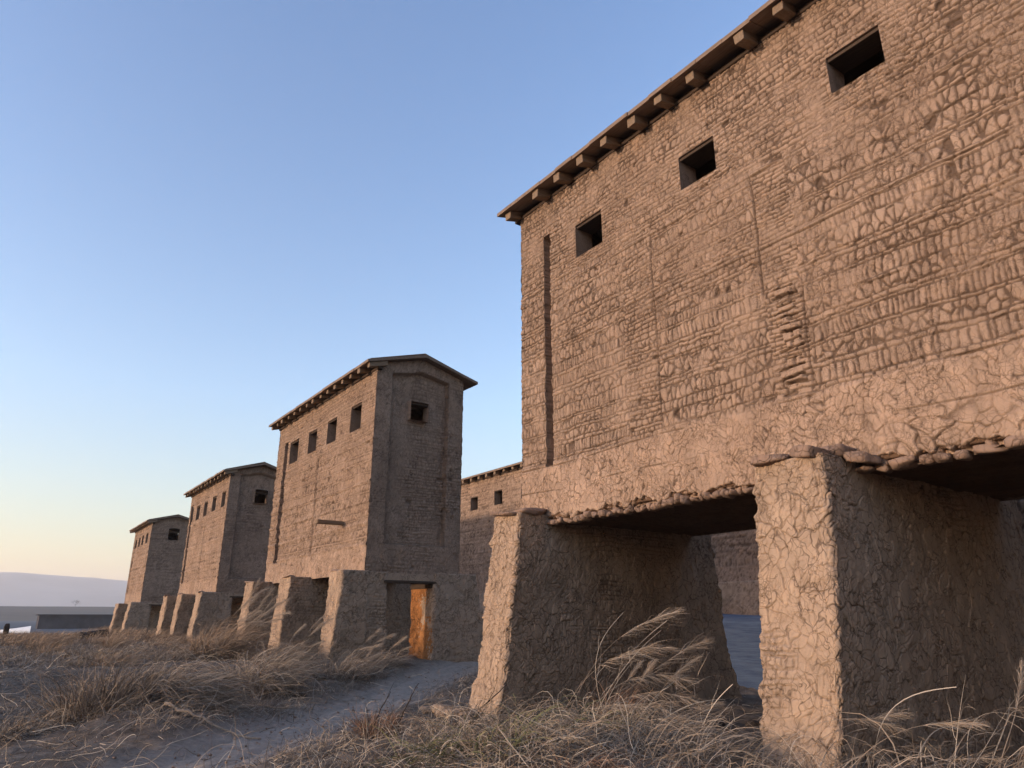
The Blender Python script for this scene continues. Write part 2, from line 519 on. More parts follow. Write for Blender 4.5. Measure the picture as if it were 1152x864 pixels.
def geo(a, step, lim, g=1.09):
    out = []; v = a; s = step
    while abs(v) < lim:
        s *= g; v += s; out.append(v)
    return out
gx = list(np.arange(-2.5, 13.0, .07)); gy = list(np.arange(3.5, 21.0, .07))
gx = [*[-q for q in geo(2.5, .07, 6500)][::-1], *gx, *geo(gx[-1], .07, 6500)]
gy = [*[-q for q in geo(-3.5, .07, 6500)][::-1], *gy, *geo(gy[-1], .07, 6500)]
gx = np.array(sorted(set(gx))); gy = np.array(sorted(set(gy)))
GX, GY = np.meshgrid(gx, gy, indexing='ij')
GZ = ground_z(GX, GY)
near_m = (GX > -4) & (GX < 15) & (GY > 2) & (GY < 24)
GZ = GZ + near_m * (.045 * fbm(GX * 3.5, GY * 3.5, 950, 4) + .02 * fbm(GX * 3, GY * 12, 960, 2)) * (1 - .30 * np.exp(-((GX - track(GY)[0]) / track(GY)[1]) ** 4))
cxg, wg = track(GY)
trk = np.exp(-((GX - cxg) / wg) ** 4) * sstep(24, 19, GY)
rut = np.exp(-((GX - cxg - wg * .85) / .10) ** 2) * sstep(16, 13, GY)
GZ = GZ - .05 * rut * near_m
for off_, d_ in ((-.55, .035), (.25, .03), (.55, .02)):
    GZ = GZ - d_ * np.exp(-((GX - cxg - wg * off_ - .08 * vnoise(GY * 1.3, GY * 0 + off_, 970)) / .08) ** 2) * near_m * sstep(18, 15, GY)

def ground_mat():
    m, n, l, b = new_mat('ground')
    tc = n.new('ShaderNodeTexCoord').outputs['Object']
    at = n.new('ShaderNodeAttribute'); at.attribute_name = 'track'
    af = n.new('ShaderNodeAttribute'); af.attribute_name = 'farland'
    a = noise_node(n, l, tc, 1.6, 6, .7)
    s = noise_node(n, l, tc, 9, 6, .75)
    grit = noise_node(n, l, tc, 60, 3, .6)
    c1 = ramp(n, l, a, [(.3, (.10, .076, .058)), (.5, (.17, .132, .102)), (.7, (.24, .192, .15))])
    c2 = ramp(n, l, s, [(.35, (.5, .48, .46)), (.6, (1.15, 1.12, 1.1))])
    soil = mixc(n, l, .8, c1, c2, 'MULTIPLY')
    c3 = ramp(n, l, s, [(.3, (.27, .22, .18)), (.7, (.43, .36, .30))])
    col = mixc(n, l, mth(n, l, 'MULTIPLY', at.outputs['Fac'], .85), soil, c3)
    fb = noise_node(n, l, tc, .006, 4, .6, (1, 1, 1))
    fcol = ramp(n, l, fb, [(.35, (.055, .048, .042)), (.5, (.095, .078, .062)), (.62, (.07, .065, .06)), (.75, (.12, .095, .07))])
    col = mixc(n, l, af.outputs['Fac'], col, fcol)
    l.new(col, b.inputs['Base Color'])
    bp = n.new('ShaderNodeBump'); bp.inputs['Strength'].default_value = .6; bp.inputs['Distance'].default_value = .03
    hh = mth(n, l, 'ADD', s, mth(n, l, 'MULTIPLY', grit, .4))
    l.new(hh, bp.inputs['Height']); l.new(bp.outputs[0], b.inputs['Normal'])
    return m
M['ground'] = ground_mat()
gr = mk('ground', np.stack([GX, GY, GZ], -1), grid_faces(len(gx), len(gy)), M['ground'], None,
        {'track': trk, 'farland': sstep(70, 120, np.hypot(GX, GY))})
setp(gr, kind='structure')

# water: a broad shallow sheet beyond the grassy bank
def water_mat():
    m, n, l, b = new_mat('water')
    b.inputs['Base Color'].default_value = (.05, .062, .08, 1)
    b.inputs['Roughness'].default_value = .8
    b.inputs['Specular IOR Level'].default_value = .25
    tc = n.new('ShaderNodeTexCoord').outputs['Object']
    w = noise_node(n, l, tc, .9, 4, .6, (1, .35, 1))
    bp = n.new('ShaderNodeBump'); bp.inputs['Strength'].default_value = .4; bp.inputs['Distance'].default_value = .3
    l.new(w, bp.inputs['Height']); l.new(bp.outputs[0], b.inputs['Normal'])
    return m
ang = np.linspace(R_(-40), R_(70), 60)
wv = []
for rr in (66, 130, 300, 600, 900):
    for a in ang:
        wv.append((rr * math.sin(a), rr * math.cos(a), -1.45))
wf = np.array([(k * 60 + j, k * 60 + j + 1, (k + 1) * 60 + j + 1, (k + 1) * 60 + j) for k in range(4) for j in range(59)])
setp(mk('water', wv, wf, water_mat()), kind='structure')

# far hills
ha = np.linspace(R_(-45), R_(80), 260)
hv = []
for k, (rr, hh) in enumerate(((3600, -10), (4000, .45), (4500, .85), (5000, 1.0), (5600, .7))):
    for a in ha:
        top = 205 + 22 * math.sin(a * 3.1 + 1.9) + 55 * float(fbm(np.array(a * 5.), np.array(k * .15), 33, 5))
        hv.append((rr * math.sin(a), rr * math.cos(a), hh * top if hh > 0 else -20))
hf = np.array([(k * 260 + j, k * 260 + j + 1, (k + 1) * 260 + j + 1, (k + 1) * 260 + j) for k in range(4) for j in range(259)])
setp(mk('hills', hv, hf, M['hill']), kind='structure')

# ------------------------------------------------------------------ buildings
XF = 7.256
rngB = random.Random(4)

def ring_pier(name, xf_t, xf_b, xb_t, xb_b, y0, y1, zb, zt, step, seed, mat, parent, back_step=None, hump=.0, sink=.35):
    """battered pier: a displaced rounded-rectangle tube, closed on top"""
    if back_step is None: back_step = step * 3
    r = .05
    L = 1.0
    # samples around: front (x=xf) from y1 to y0, side y0 from front to back, back, side y1
    pts = []      # (fx, ox, y, nx, ny, s)
    s = 0
    def seg(n, f):
        nonlocal s
        for k in range(n): pts.append(f(k / n))
    wY = y1 - y0; wX = xb_t - xf_t
    nf = max(6, int((wY - 2 * r) / step))
    for k in range(nf): t = k / nf; pts.append((0, 0, y1 - r - t * (wY - 2 * r), -1, 0, t * (wY - 2 * r)))
    s0 = wY - 2 * r
    nc = max(3, int(r * 1.57 / step))
    for k in range(nc):
        a = k / nc * np.pi / 2
        pts.append((0, r - r * math.cos(a), y0 + r - r * math.sin(a), -math.cos(a), -math.sin(a), s0 + r * a))
    s1 = s0 + r * np.pi / 2
    ns = max(6, int((wX - 2 * r) / (step * 1.3)))
    for k in range(ns): t = k / ns; pts.append((t, r * (1 - 2 * t), y0, 0, -1, s1 + t * (wX - 2 * r)))
    s2 = s1 + wX - 2 * r
    for k in range(nc):
        a = k / nc * np.pi / 2
        pts.append((1, -r + r * math.sin(a), y0 + r - r * math.cos(a), math.sin(a), -math.cos(a), s2 + r * a))
    s3 = s2 + r * np.pi / 2
    nb = max(4, int((wY - 2 * r) / back_step))
    for k in range(nb): t = k / nb; pts.append((1, 0, y0 + r + t * (wY - 2 * r), 1, 0, s3 + t * (wY - 2 * r)))
    s4 = s3 + wY - 2 * r
    for k in range(3):
        a = k / 3 * np.pi / 2
        pts.append((1, -r + r * math.cos(a), y1 - r + r * math.sin(a), math.cos(a), math.sin(a), s4 + r * a))
    s5 = s4 + r * 1.57
    nn = max(5, int((wX - 2 * r) / back_step))
    for k in range(nn): t = 1 - k / nn; pts.append((t, r * (1 - 2 * t), y1, 0, 1, s5 + (1 - t) * (wX - 2 * r)))
    s6 = s5 + wX - 2 * r
    for k in range(3):
        a = k / 3 * np.pi / 2
        pts.append((0, r - r * math.sin(a), y1 - r + r * math.cos(a), -math.sin(a), math.cos(a), s6 + r * a))
    A = np.array(pts)
    zs = np.linspace(zb - sink, zt, max(8, int((zt - zb + sink) / step)))
    FX = A[:, 0][:, None]; OX = A[:, 1][:, None]; Y = A[:, 2][:, None]; NX = A[:, 3][:, None]; NY = A[:, 4][:, None]; S = A[:, 5][:, None]
    Z = zs[None, :] + 0 * S; S = S + 0 * Z
    tt = (Z - zb) / (zt - zb)
    tb = 1 - tt
    flare = (.12 if y0 < 12 else .03) * np.clip(tb, 0, 1.3) ** 5
    x0 = xf_t + (xf_b - xf_t) * tb - flare + .05 * fbm(Z * 1.3, Y * .5 + 0 * Z, seed + 70, 3)
    x1 = xb_t + (xb_b - xb_t) * tb + flare + .05 * fbm(Z * 1.3 + 5, Y * .5 + 0 * Z, seed + 72, 3)
    X = x0 + (x1 - x0) * FX + OX
    h, t, g = cracks(S + seed * 3.7, Z, seed, .15, .016)
    hb, tb_, gb = bricks(S + seed, Z, seed + 100, 'mix')
    km = sstep(.12, .3, fbm(S * 1.1, Z * 1.1, seed + 80, 3) + .25 * (tt - .7)) * .7
    h = h * (1 - km) + hb * km; t = t * (1 - km) + tb_ * km; g = g * (1 - km) + gb * km
    corner = ((A[:, 3] != 0) & (A[:, 4] != 0))[:, None]
    h = h + .035 * fbm(S * 1.3, Z * 1.3, seed + 90, 3) + corner * .055 * fbm(Z * 7 + 0 * S, Z * 0 + seed + 0 * S, seed + 95, 3)
    front = (NX < -.5)
    Z2 = Z + hump * sstep(.93, 1.0, tt) * (1 - abs(2 * FX - .55).clip(0, 1)) * 0
    X = X + NX * h; Yp = Y + NY * h + .025 * fbm(Z * .9, Z * 0 + 3 + seed, seed + 97, 3)
    P = np.stack([X, Yp + 0 * X, Z2], -1)
    # shoulder: top rounds over
    n, m = X.shape
    q = []
    i = np.arange(n); j = np.arange(m - 1)
    I, J = np.meshgrid(i, j, indexing='ij')
    I2 = (I + 1) % n
    q = np.stack([I * m + J, I2 * m + J, I2 * m + J + 1, I * m + J + 1], -1).reshape(-1, 4)
    co = P.reshape(-1, 3)
    # top cap rings
    cen = np.array([(xf_t + xb_t) / 2, (y0 + y1) / 2, 0])
    top = P[:, -1, :]
    rings = [co]; base = len(co); prev = np.arange(n) * m + m - 1
    faces = [q]
    tints = [t.ravel()]; jo = [g.ravel()]
    for kk, (sc, dz) in enumerate(((.97, .012), (.9, .018), (.5, .02), (.02, .02))):
        rg = top.copy()
        hw = (y1 - y0) / 2 * (1 - sc)
        rg[:, 0] = cen[0] + np.sign(rg[:, 0] - cen[0]) * np.maximum(abs(rg[:, 0] - cen[0]) - hw, 0.01)
        rg[:, 1] = cen[1] + (rg[:, 1] - cen[1]) * sc
        rg[:, 2] += dz
        idx = base + np.arange(n)
        faces.append(np.stack([prev, np.roll(prev, -1), np.roll(idx, -1), idx], -1))
        rings.append(rg); tints.append(np.zeros(n)); jo.append(np.zeros(n))
        prev = idx; base += n
    return mk(name, np.concatenate(rings), np.concatenate(faces), mat, parent,
              {'tint': np.concatenate(tints), 'joint': np.concatenate(jo)})

def window_part(y0, y1, z0, z1, x, sgn, parent, axis_='x', depth=.38, seed=1, detail=True):
    """reveal of a window opening: four displaced inner faces, plus a lintel board.  axis_ 'x': in a facade facing -X; 'y': in an end wall facing -Y"""
    mb_v = []; fcs = []; base = 0
    n = 10 if detail else 3
    def quad(p0, p1, d):   # strip from edge p0-p1 going inwards
        nonlocal base
        p0 = np.array(p0, float); p1 = np.array(p1, float)
        nrm = np.cross(p1 - p0, d); nrm /= np.linalg.norm(nrm)
        rows = []
        for a in np.linspace(0, 1, n + 1):
            for bb in np.linspace(0, 1, n + 1):
                e = .012 * float(vnoise(np.array(a * 5.1 + seed), np.array(bb * 4.), seed)) if 0 < bb and 0 < a < 1 else 0
                rows.append(p0 + (p1 - p0) * a + np.array(d) * bb + nrm * e)
        mb_v.extend(rows)
        for a in range(n):
            for bb in range(n):
                k = base + a * (n + 1) + bb
                fcs.append((k, k + n + 1, k + n + 2, k + 1))
        base += (n + 1) ** 2
    if axis_ == 'x':
        A = (x, y0, z0); B = (x, y1, z0); C = (x, y1, z1); D = (x, y0, z1); d = (depth, 0, 0)
    else:
        A = (y0, x, z0); B = (y1, x, z0); C = (y1, x, z1); D = (y0, x, z1); d = (0, depth, 0)
    for p, q in ((A, B), (B, C), (C, D), (D, A)): quad(p, q, d)
    w = mk('window', mb_v, fcs, M['mud_brick'], parent)
    ROOT[w.name] = ROOT[parent.name]
    lb = MB()
    if axis_ == 'x': lb.box(x + .03, x + depth, y0 + .003, y1 - .003, z1 - .05, z1 - .004, .006)
    else: lb.box(y0 + .003, y1 - .003, x + .03, x + depth, z1 - .05, z1 - .004, .006)
    lb.build('lintel_board', M['dark_wood'], w)
    return w

def building(label, Y0, Y1, XB, zu, zw, z_eave, z_ridge, piers, gz, wins, wstep, pstep, facade_fn, seed,
             fine=None, endwin=None, door=None, beams=None, beam_s=.12, n_beams=12, buttress=(6.66, 6.36), end_recess=None, group=True, xf=XF, over=(.38, .28), sills=True):
    root = thing('mud_brick_granary', ((xf + XB) / 2, (Y0 + Y1) / 2, gz), label, 'building', 'mud brick buildings on piers')
    xm = (xf + XB) / 2
    holes = [(w[0], w[1], w[2], w[3]) for w in wins]
    zs = zw + .0
    # front wall
    if fine:
        us = axis([(Y0, fine, .06), (fine, Y1, wstep)]) if fine > Y0 else axis([(Y0, Y1, wstep)])
    else:
        us = axis([(Y0, Y1, wstep)])
    vs = axis([(zu, zw, wstep)])
    relief('front_wall', (xf, 0, 0), (0, 1, 0), (0, 0, 1), (-1, 0, 0), us, vs, facade_fn, holes, M['mud_brick_wall' if seed == 11 else 'mud_brick_wall'], root)
    for k, w in enumerate(wins):
        window_part(w[0], w[1], w[2], w[3], xf, 1, root, 'x', .38, seed + k, wstep < .03)
    # back wall, coarse
    cs = max(wstep * 3, .06)
    relief('back_wall', (XB, 0, 0), (0, 1, 0), (0, 0, 1), (1, 0, 0), axis([(Y0, Y1, cs)]), axis([(zu, zw, cs)]),
           lambda u, v: bricks(u, v, seed + 300, 'soldier'), [], M['mud_brick_wall'], root)
    # end walls with gable
    def endfn(u, v):
        h, t, g = bricks(u, v, seed + 400, 'mix')
        h2, t2, g2 = cracks(u, v, seed + 410, .12, .012)
        k = sstep(0, .3, fbm(u * .9, v * .9, seed + 420, 3) + .15)
        h = (h * (1 - k) + h2 * k) * .7; t = t * (1 - k) + t2 * k; g = (g * (1 - k) + g2 * k) * .7
        if end_recess:
            a0, a1, b0, b1 = end_recess
            wob = .02 * vnoise(u * 5, v * 5, 77)
            ins = ((u + wob > a0) & (u + wob < a1) & (v + wob > b0) & (v + wob < b1))
            h = h - .13 * ins
            rim = np.exp(-(np.minimum(np.minimum(abs(u + wob - a0), abs(u + wob - a1)), np.minimum(abs(v + wob - b0), abs(v + wob - b1))) / .02) ** 2) * (u > a0 - .06) * (u < a1 + .06) * (v > b0 - .06) * (v < b1 + .06)
            g = np.maximum(g, rim * .8)
        return h, t, g
    def gable(P, U, V):
        top = zw + (z_ridge - z_eave) * (1 - abs(U - xm) / (xm - xf + over[0])) - .03
        f = (V - zu) / (zw - zu)
        k = sstep(.8, 1, f) if False else np.clip((V - (zw - .8)) / .8, 0, 1)
        P[..., 2] = V + k * (top - zw + .05)
        return P
    es = max(wstep * 1.0, .012)
    eh = [endwin] if endwin else []
    relief('end_wall', (0, Y0, 0), (1, 0, 0), (0, 0, 1), (0, -1, 0), axis([(xf, XB, es if Y0 > 12 else .08)]), axis([(zu, zw, es if Y0 > 12 else .08)]), endfn, eh, M['mud_brick_wall'], root, gable)
    relief('end_wall', (0, Y1, 0), (1, 0, 0), (0, 0, 1), (0, 1, 0), axis([(xf, XB, max(es, .05))]), axis([(zu, zw, max(es, .05))]),
           lambda u, v: bricks(u, v, seed + 500, 'mix'), [], M['mud_brick_wall'], root, gable)
    if endwin:
        window_part(endwin[0], endwin[1], endwin[2], endwin[3], Y0, 1, root, 'y', .3, seed + 20, wstep < .03)
    # soffit: uneven earth and pole ceiling of the passages
    def soff(u, v):
        a = .03 * fbm(u * 2, v * 6, seed + 600, 4) + .02 * abs(np.sin(u * 18 + 2 * fbm(u, v, seed, 2)))
        return a, a * 0, a * 0
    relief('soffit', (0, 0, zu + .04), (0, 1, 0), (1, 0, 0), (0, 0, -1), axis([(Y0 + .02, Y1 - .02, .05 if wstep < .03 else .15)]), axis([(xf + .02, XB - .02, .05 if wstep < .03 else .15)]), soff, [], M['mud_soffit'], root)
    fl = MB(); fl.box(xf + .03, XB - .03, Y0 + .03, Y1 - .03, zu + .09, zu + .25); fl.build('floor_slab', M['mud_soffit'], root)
    # piers
    bt, bb = buttress
    ext = .55
    for k, (a, b) in enumerate(piers):
        zt = zu + (.13 if seed == 11 else .04)
        if door and k == 0:
            # end wall of the undercroft pierced by a doorway: front pier, rear pier, header
            dx0, dx1, dz = door
            ring_pier('pier', bt, bb, xf + .12, xf + .12, a, b, gz, zt, pstep, seed + 31, M['mud_plaster'], root)
            ring_pier('pier', dx1, dx1, XB + ext, XB + ext + .3, Y0 - .03, b + .15, gz, zt, pstep, seed + 32, M['mud_plaster'], root)
            ring_pier('door_wall', xf, xf, dx0, dx0, Y0 - .028, Y0 + .28, gz, zt - .02, pstep, seed + 33, M['mud_plaster'], root)
            rj = ring_pier('door_jamb', dx1 - .035, dx1 - .035, dx1 + .25, dx1 + .25, Y0 + .02, b + .48, gz, dz - .14, pstep, seed + 34, M['orange_glow_clay'], root)
            rj['label'] = 'clay jamb behind the doorway, orange sunlight glow painted into its colour'
            jb = MB(); jb.box(dx1 - .06, dx1 + .24, Y0 + .05, b + .5, dz - .15, zu + .03, .01, .006, 6); jb.build('jamb_shade_block', M['dark_wood'], root)  # dark block added to stand for the shade above the lit jamb
            hb = MB(); hb.box(dx0 - .08, dx1 + .08, Y0 - .015, Y0 + .3, dz, zu + .02, .01, .006, 4); hb.build('door_header', M['mud_plaster'], root)
            lt = MB(); lt.box(dx0 - .12, dx1 + .12, Y0 - .035, Y0 + .25, dz - .05, dz + .012, .01, .004, 3); lt.build('door_lintel', M['dark_wood'], root)
        else:
            ring_pier('pier', bt, bb, XB + ext, XB + ext + .35, a, b, gz, zt, pstep if (k < (2 if seed == 11 else 3)) else .08, seed + 40 + k, M['mud_plaster'], root)
    # roof: two slopes of boards with a thin edge
    ox, oy = over
    x0, x1 = xf - ox, XB + ox
    ya, yb = Y0 - oy, Y1 + oy
    th = .07
    rb = MB()
    ny = max(2, int((yb - ya) / .45))
    ysr = np.linspace(ya, yb, ny + 1)
    rg = np.random.RandomState(seed)
    for side in (0, 1):
        for k in range(ny):
            a, b = ysr[k] + .003, ysr[k + 1] - .003
            dz = rg.uniform(-.005, .005); e = rg.uniform(-.014, .014) if 0 < k < ny - 1 else 0
            if side == 0: xs = (x0 + e, xm); zz = (z_eave + dz, z_ridge + dz)
            else: xs = (xm, x1 - e); zz = (z_ridge + dz, z_eave + dz)
            v = [(xs[0], a, zz[0]), (xs[1], a, zz[1]), (xs[1], b, zz[1]), (xs[0], b, zz[0])]
            v += [(p[0], p[1], p[2] + th) for p in v]
            rb.add(v, [(3, 2, 1, 0), (4, 5, 6, 7), (0, 1, 5, 4), (1, 2, 6, 5), (2, 3, 7, 6), (3, 0, 4, 7)])
    rb.build('roof', M['board'], root)
    # earth layer over the boards
    v = []
    for y in (ya + .06, yb - .06):
        for x, z in ((x0 + .07, z_eave + th + .012), (xm, z_ridge + th + .012), (x1 - .07, z_eave + th + .012)):
            v.append((x, y, z))
        for x, z in ((x0 + .09, z_eave + th + .05), (xm, z_ridge + th + .06), (x1 - .09, z_eave + th + .05)):
            v.append((x, y, z))
    f = [(0, 1, 4, 3), (1, 2, 5, 4), (9, 10, 7, 6), (10, 11, 8, 7), (3, 4, 10, 9), (4, 5, 11, 10), (0, 3, 9, 6), (2, 8, 11, 5)]
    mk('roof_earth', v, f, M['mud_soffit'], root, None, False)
    # beams under both eaves
    if beams is None:
        beams = np.linspace(Y0 - oy + .12, Y1 + oy - .15, n_beams)
    slope = (z_ridge - z_eave) / (xm - x0)
    for k, yb_ in enumerate(beams):
        s = beam_s * rg.uniform(.88, 1.1)
        m = MB()
        pr = rg.uniform(-.03, .03)
        xa, xb = x0 + .06 + pr, xf + .22
        za = z_eave + slope * (xa - x0) - .006; zb_ = z_eave + slope * (xb - x0) - .006
        c = []
        for x, z in ((xa, za), (xb, zb_)):
            c += [(x, yb_ - s / 2, z - s), (x, yb_ + s / 2, z - s), (x, yb_ + s / 2, z), (x, yb_ - s / 2, z)]
        c = np.array(c) + rg.uniform(-.008, .008, (8, 3)) * np.array([1, 1, .5])
        m.add(c, [(0, 1, 2, 3), (7, 6, 5, 4), (0, 4, 5, 1), (1, 5, 6, 2), (2, 6, 7, 3), (3, 7, 4, 0)])
        o = m.build('roof_beam', M['beam'], root)
        bv = o.modifiers.new('b', 'BEVEL'); bv.width = .012; bv.segments = 2
    m = MB()
    m.box(xf - .02, xf + .12, Y0 - oy + .1, Y1 + oy - .1, zw - .06, zw + .02, .01)
    m.build('wall_plate', M['dark_wood'], root)
    return root

def wall_mat():
    """brick above, smoother pale plaster on the base band: the 'plaster' attribute mixes the two earths"""
    m = clay('mud_wall', (0.290, 0.203, 0.148), (0.256, 0.176, 0.127), (0.328, 0.234, 0.175))
    return m
M['mud_brick_wall'] = wall_mat()

# --- facade patterns
def facade_main(U, V):
    # panels side by side, each with its own courses
    h = np.zeros(U.shape); t = np.zeros(U.shape); g = np.zeros(U.shape)
    wob = .03 * vnoise(V * 3, U * 0 + 1, 71)
    edges = [-99, 1.9, 4.28, 4.78, 6.62, 7.25, 9.22, 99]
    modes = ['soldier', 'soldier', 'stretch', 'soldier', 'mix', 'soldier', 'soldier']
    for k in range(7):
        m = (U + wob >= edges[k]) & (U + wob < edges[k + 1])
        if not m.any(): continue
        a, b, c = bricks(U, V, 500 + 7 * k, modes[k])
        h = np.where(m, a, h); t = np.where(m, b, t); g = np.where(m, c, g)
    # top zone of thin flat courses round the windows
    a, b, c = bricks(U, V, 801, 'mix')
    zt = sstep(7.02, 7.08, V + .12 * fbm(U * .8, V * .8, 44, 3))
    h = h * (1 - zt) + a * zt; t = t * (1 - zt) + b * zt; g = g * (1 - zt) + c * zt
    a, b, c = bricks(U * 1.6, V, 811, 'stretch')
    for w in MAIN_WINS:
        d = np.maximum(np.maximum(w[0] - .30 - U, U - w[1] - .16), np.maximum(w[2] - .2 - V, V - w[3] - .12))
        k = sstep(.03, -.01, d)
        h = h * (1 - k) + a * k; t = t * (1 - k) + b * k; g = g * (1 - k) + c * k
    # base band of cracked plaster, stone slabs towards the near end
    a, b, c = cracks(U, V, 820, .12, .018)
    a2, b2, c2 = cracks(U * .55, V * .8, 830, .13, .030)
    k2 = sstep(4.6, 3.2, U + .4 * fbm(U * 2, V * 2, 835, 2)) * sstep(3.55, 3.2, V)
    a = a * (1 - k2) + a2 * k2; b = b * (1 - k2) + b2 * k2; c = c * (1 - k2) + c2 * k2
    zb = sstep(3.86, 3.78, V + .05 * fbm(U * 1.5, V * 0, 840, 3))
    h = h * (1 - zb) + a * zb + .02 * zb; t = t * (1 - zb) + (b + .42) * zb; g = g * (1 - zb) + c * zb
    # plaster smears elsewhere
    sm = sstep(.15, .5, fbm(U * 1.9 + 7, V * 2.4, 850, 4)) * (1 - zb) * .55
    a, b, c = cracks(U, V, 855, .14, .010)
    h = h * (1 - sm) + (a + .006) * sm; t = t * (1 - sm) + (b + .1) * sm; g = g * (1 - sm) + c * sm
    # thin string courses
    for z0, dz in ((3.84, .05), (4.9, .035), (5.9, .03), (6.95, .04), (3.42, .03)):
        vv = V + .06 * fbm(U * .7, V * 0 + z0, 861, 3)
        st = sstep(.012, .0, abs(vv - z0) - dz / 2)
        br = sstep(-.1, .05, fbm(U * 1.3, V * 0 + z0 * 3, 866, 2))
        h = np.where(st * br > .01, h * (1 - st * br) + (.018 + .2 * h) * st * br, h)
        ln = np.exp(-((vv - z0 + dz / 2 + .012) / .009) ** 2) * br
        h = h - .02 * ln; g = np.maximum(g, ln * .8)
    # the sunk panel at the far end: deep at its far edge, dying out towards the middle
    ins = (U > 9.06 + .01 * vnoise(V * 5, U * 0, 6)) & (V > 3.80 + .01 * vnoise(U * 6, V * 6, 3)) & (V < 8.12 + .02 * vnoise(U * 4, V * 0, 4)) & (U < 9.245 + .015 * vnoise(V * 4, U * 0, 5))
    h = np.where(ins, -.26 + .02 * fbm(U * 9, V * 9, 7, 3), h); g = g * (1 - ins)
    # vertical settlement cracks
    for u0, za, zb_, w in ((6.62, 4.0, 6.9, .012), (4.80, 5.2, 7.0, .014), (4.28, 3.95, 5.2, .012), (8.0, 3.9, 5.4, .007), (2.55, 4.6, 5.4, .006)):
        uu = U + .05 * fbm(V * 1.1, U * 0 + u0, 871, 3)
        ln = np.exp(-((uu - u0) / w) ** 2) * sstep(za - .1, za + .1, V) * sstep(zb_ + .1, zb_ - .1, V)
        h = h - .035 * ln; g = np.maximum(g, ln)
    # ragged proud bricks in the narrow strip
    rg = np.random.RandomState(9)
    z = 3.95
    while z < 5.2:
        bh = rg.uniform(.045, .10); a0 = 4.36 + rg.uniform(0, .06); a1 = 4.63 + rg.uniform(-.08, .07)
        cut = rg.uniform(a0 + .1, a1 - .1) if rg.rand() < .3 else None
        sl = rg.uniform(-.08, .08)
        VV = V + (U - 4.5) * sl + .012 * vnoise(U * 12, V * 12, int(z * 50))
        for (p0, p1) in ([(a0, a1)] if cut is None else [(a0, cut - .012), (cut + .012, a1)]):
            if rg.rand() < .12: continue
            d = np.maximum(np.maximum(p0 - U, U - p1), np.maximum(z - VV, VV - z - bh)) + .012 * vnoise(U * 26, V * 26, 13)
            k = sstep(.004, -.012, d)
            h = h * (1 - k) + (.025 + rg.uniform(-.02, .03) + .01 * fbm(U * 14, V * 14, 15, 3)) * k; t = t * (1 - k) + rg.uniform(-.1, .3) * k; g = g * (1 - k)
        gp = rg.uniform(.012, .034)
        d = np.maximum(np.maximum(a0 - .02 - U, U - a1 - .02), np.maximum(z + bh - VV, VV - z - bh - gp))
        k = sstep(.006, -.006, d)
        h = h - .06 * k; g = np.maximum(g, k)
        z += bh + gp
    h = h + .022 * fbm(U * .5, V * .5, 880, 3) + .008 * fbm(U * 3, V * 3, 885, 3)
    # hollow behind the loose stones over the openings
    h = h * .82
    zz = 2.955 + .09 * fbm(U * 5, V * 0, 890, 3) + .05 * fbm(U * 17, V * 0, 893, 2)
    h = h - .12 * sstep(zz + .01, zz - .015, V)
    ed = sstep(9.70, 9.92, U)                       # worn far corner
    h = h + ed * .02 * fbm(V * 5, U * 0, 897, 3)
    return h, t, g

def facade_far(seed, Y0, Y1, recess, crack, zb0):
    def fn(U, V):
        h, t, g = bricks(U, V, seed, 'soldier')
        a, b, c = bricks(U, V, seed + 50, 'mix')
        k = sstep(5.75, 5.85, V)
        h = h * (1 - k) + a * k; t = t * (1 - k) + b * k; g = g * (1 - k) + c * k
        a, b, c = cracks(U, V, seed + 60, .13, .014)
        zb = sstep(zb0 + .05, zb0 - .05, V)
        h = h * (1 - zb) + a * zb; t = t * (1 - zb) + (b + .3) * zb; g = g * (1 - zb) + c * zb
        for z0 in np.arange(zb0, 5.8, .52):
            vv = V + .05 * fbm(U * .7, V * 0 + z0, seed + 61, 3)
            st = sstep(.02, .0, abs(vv - z0) - .02)
            h = h + .02 * st; t = t + .12 * st
        for (u0, u1, a0, b0, dep) in recess:
            ins = (V > a0) & (V < b0) & (U < u0) 
            h = np.where(ins & (U > u1), -dep, h)
        for (u0, a0, b0, w) in crack:
            ln = np.exp(-((U - u0 + .03 * fbm(V, V * 0, seed + 70, 2)) / w) ** 2) * (V > a0) * (V < b0)
            h = h - .12 * ln; g = np.maximum(g, ln)
        h = h + .03 * fbm(U * .6, V * .6, seed + 80, 3)
        return h, t, g
    return fn

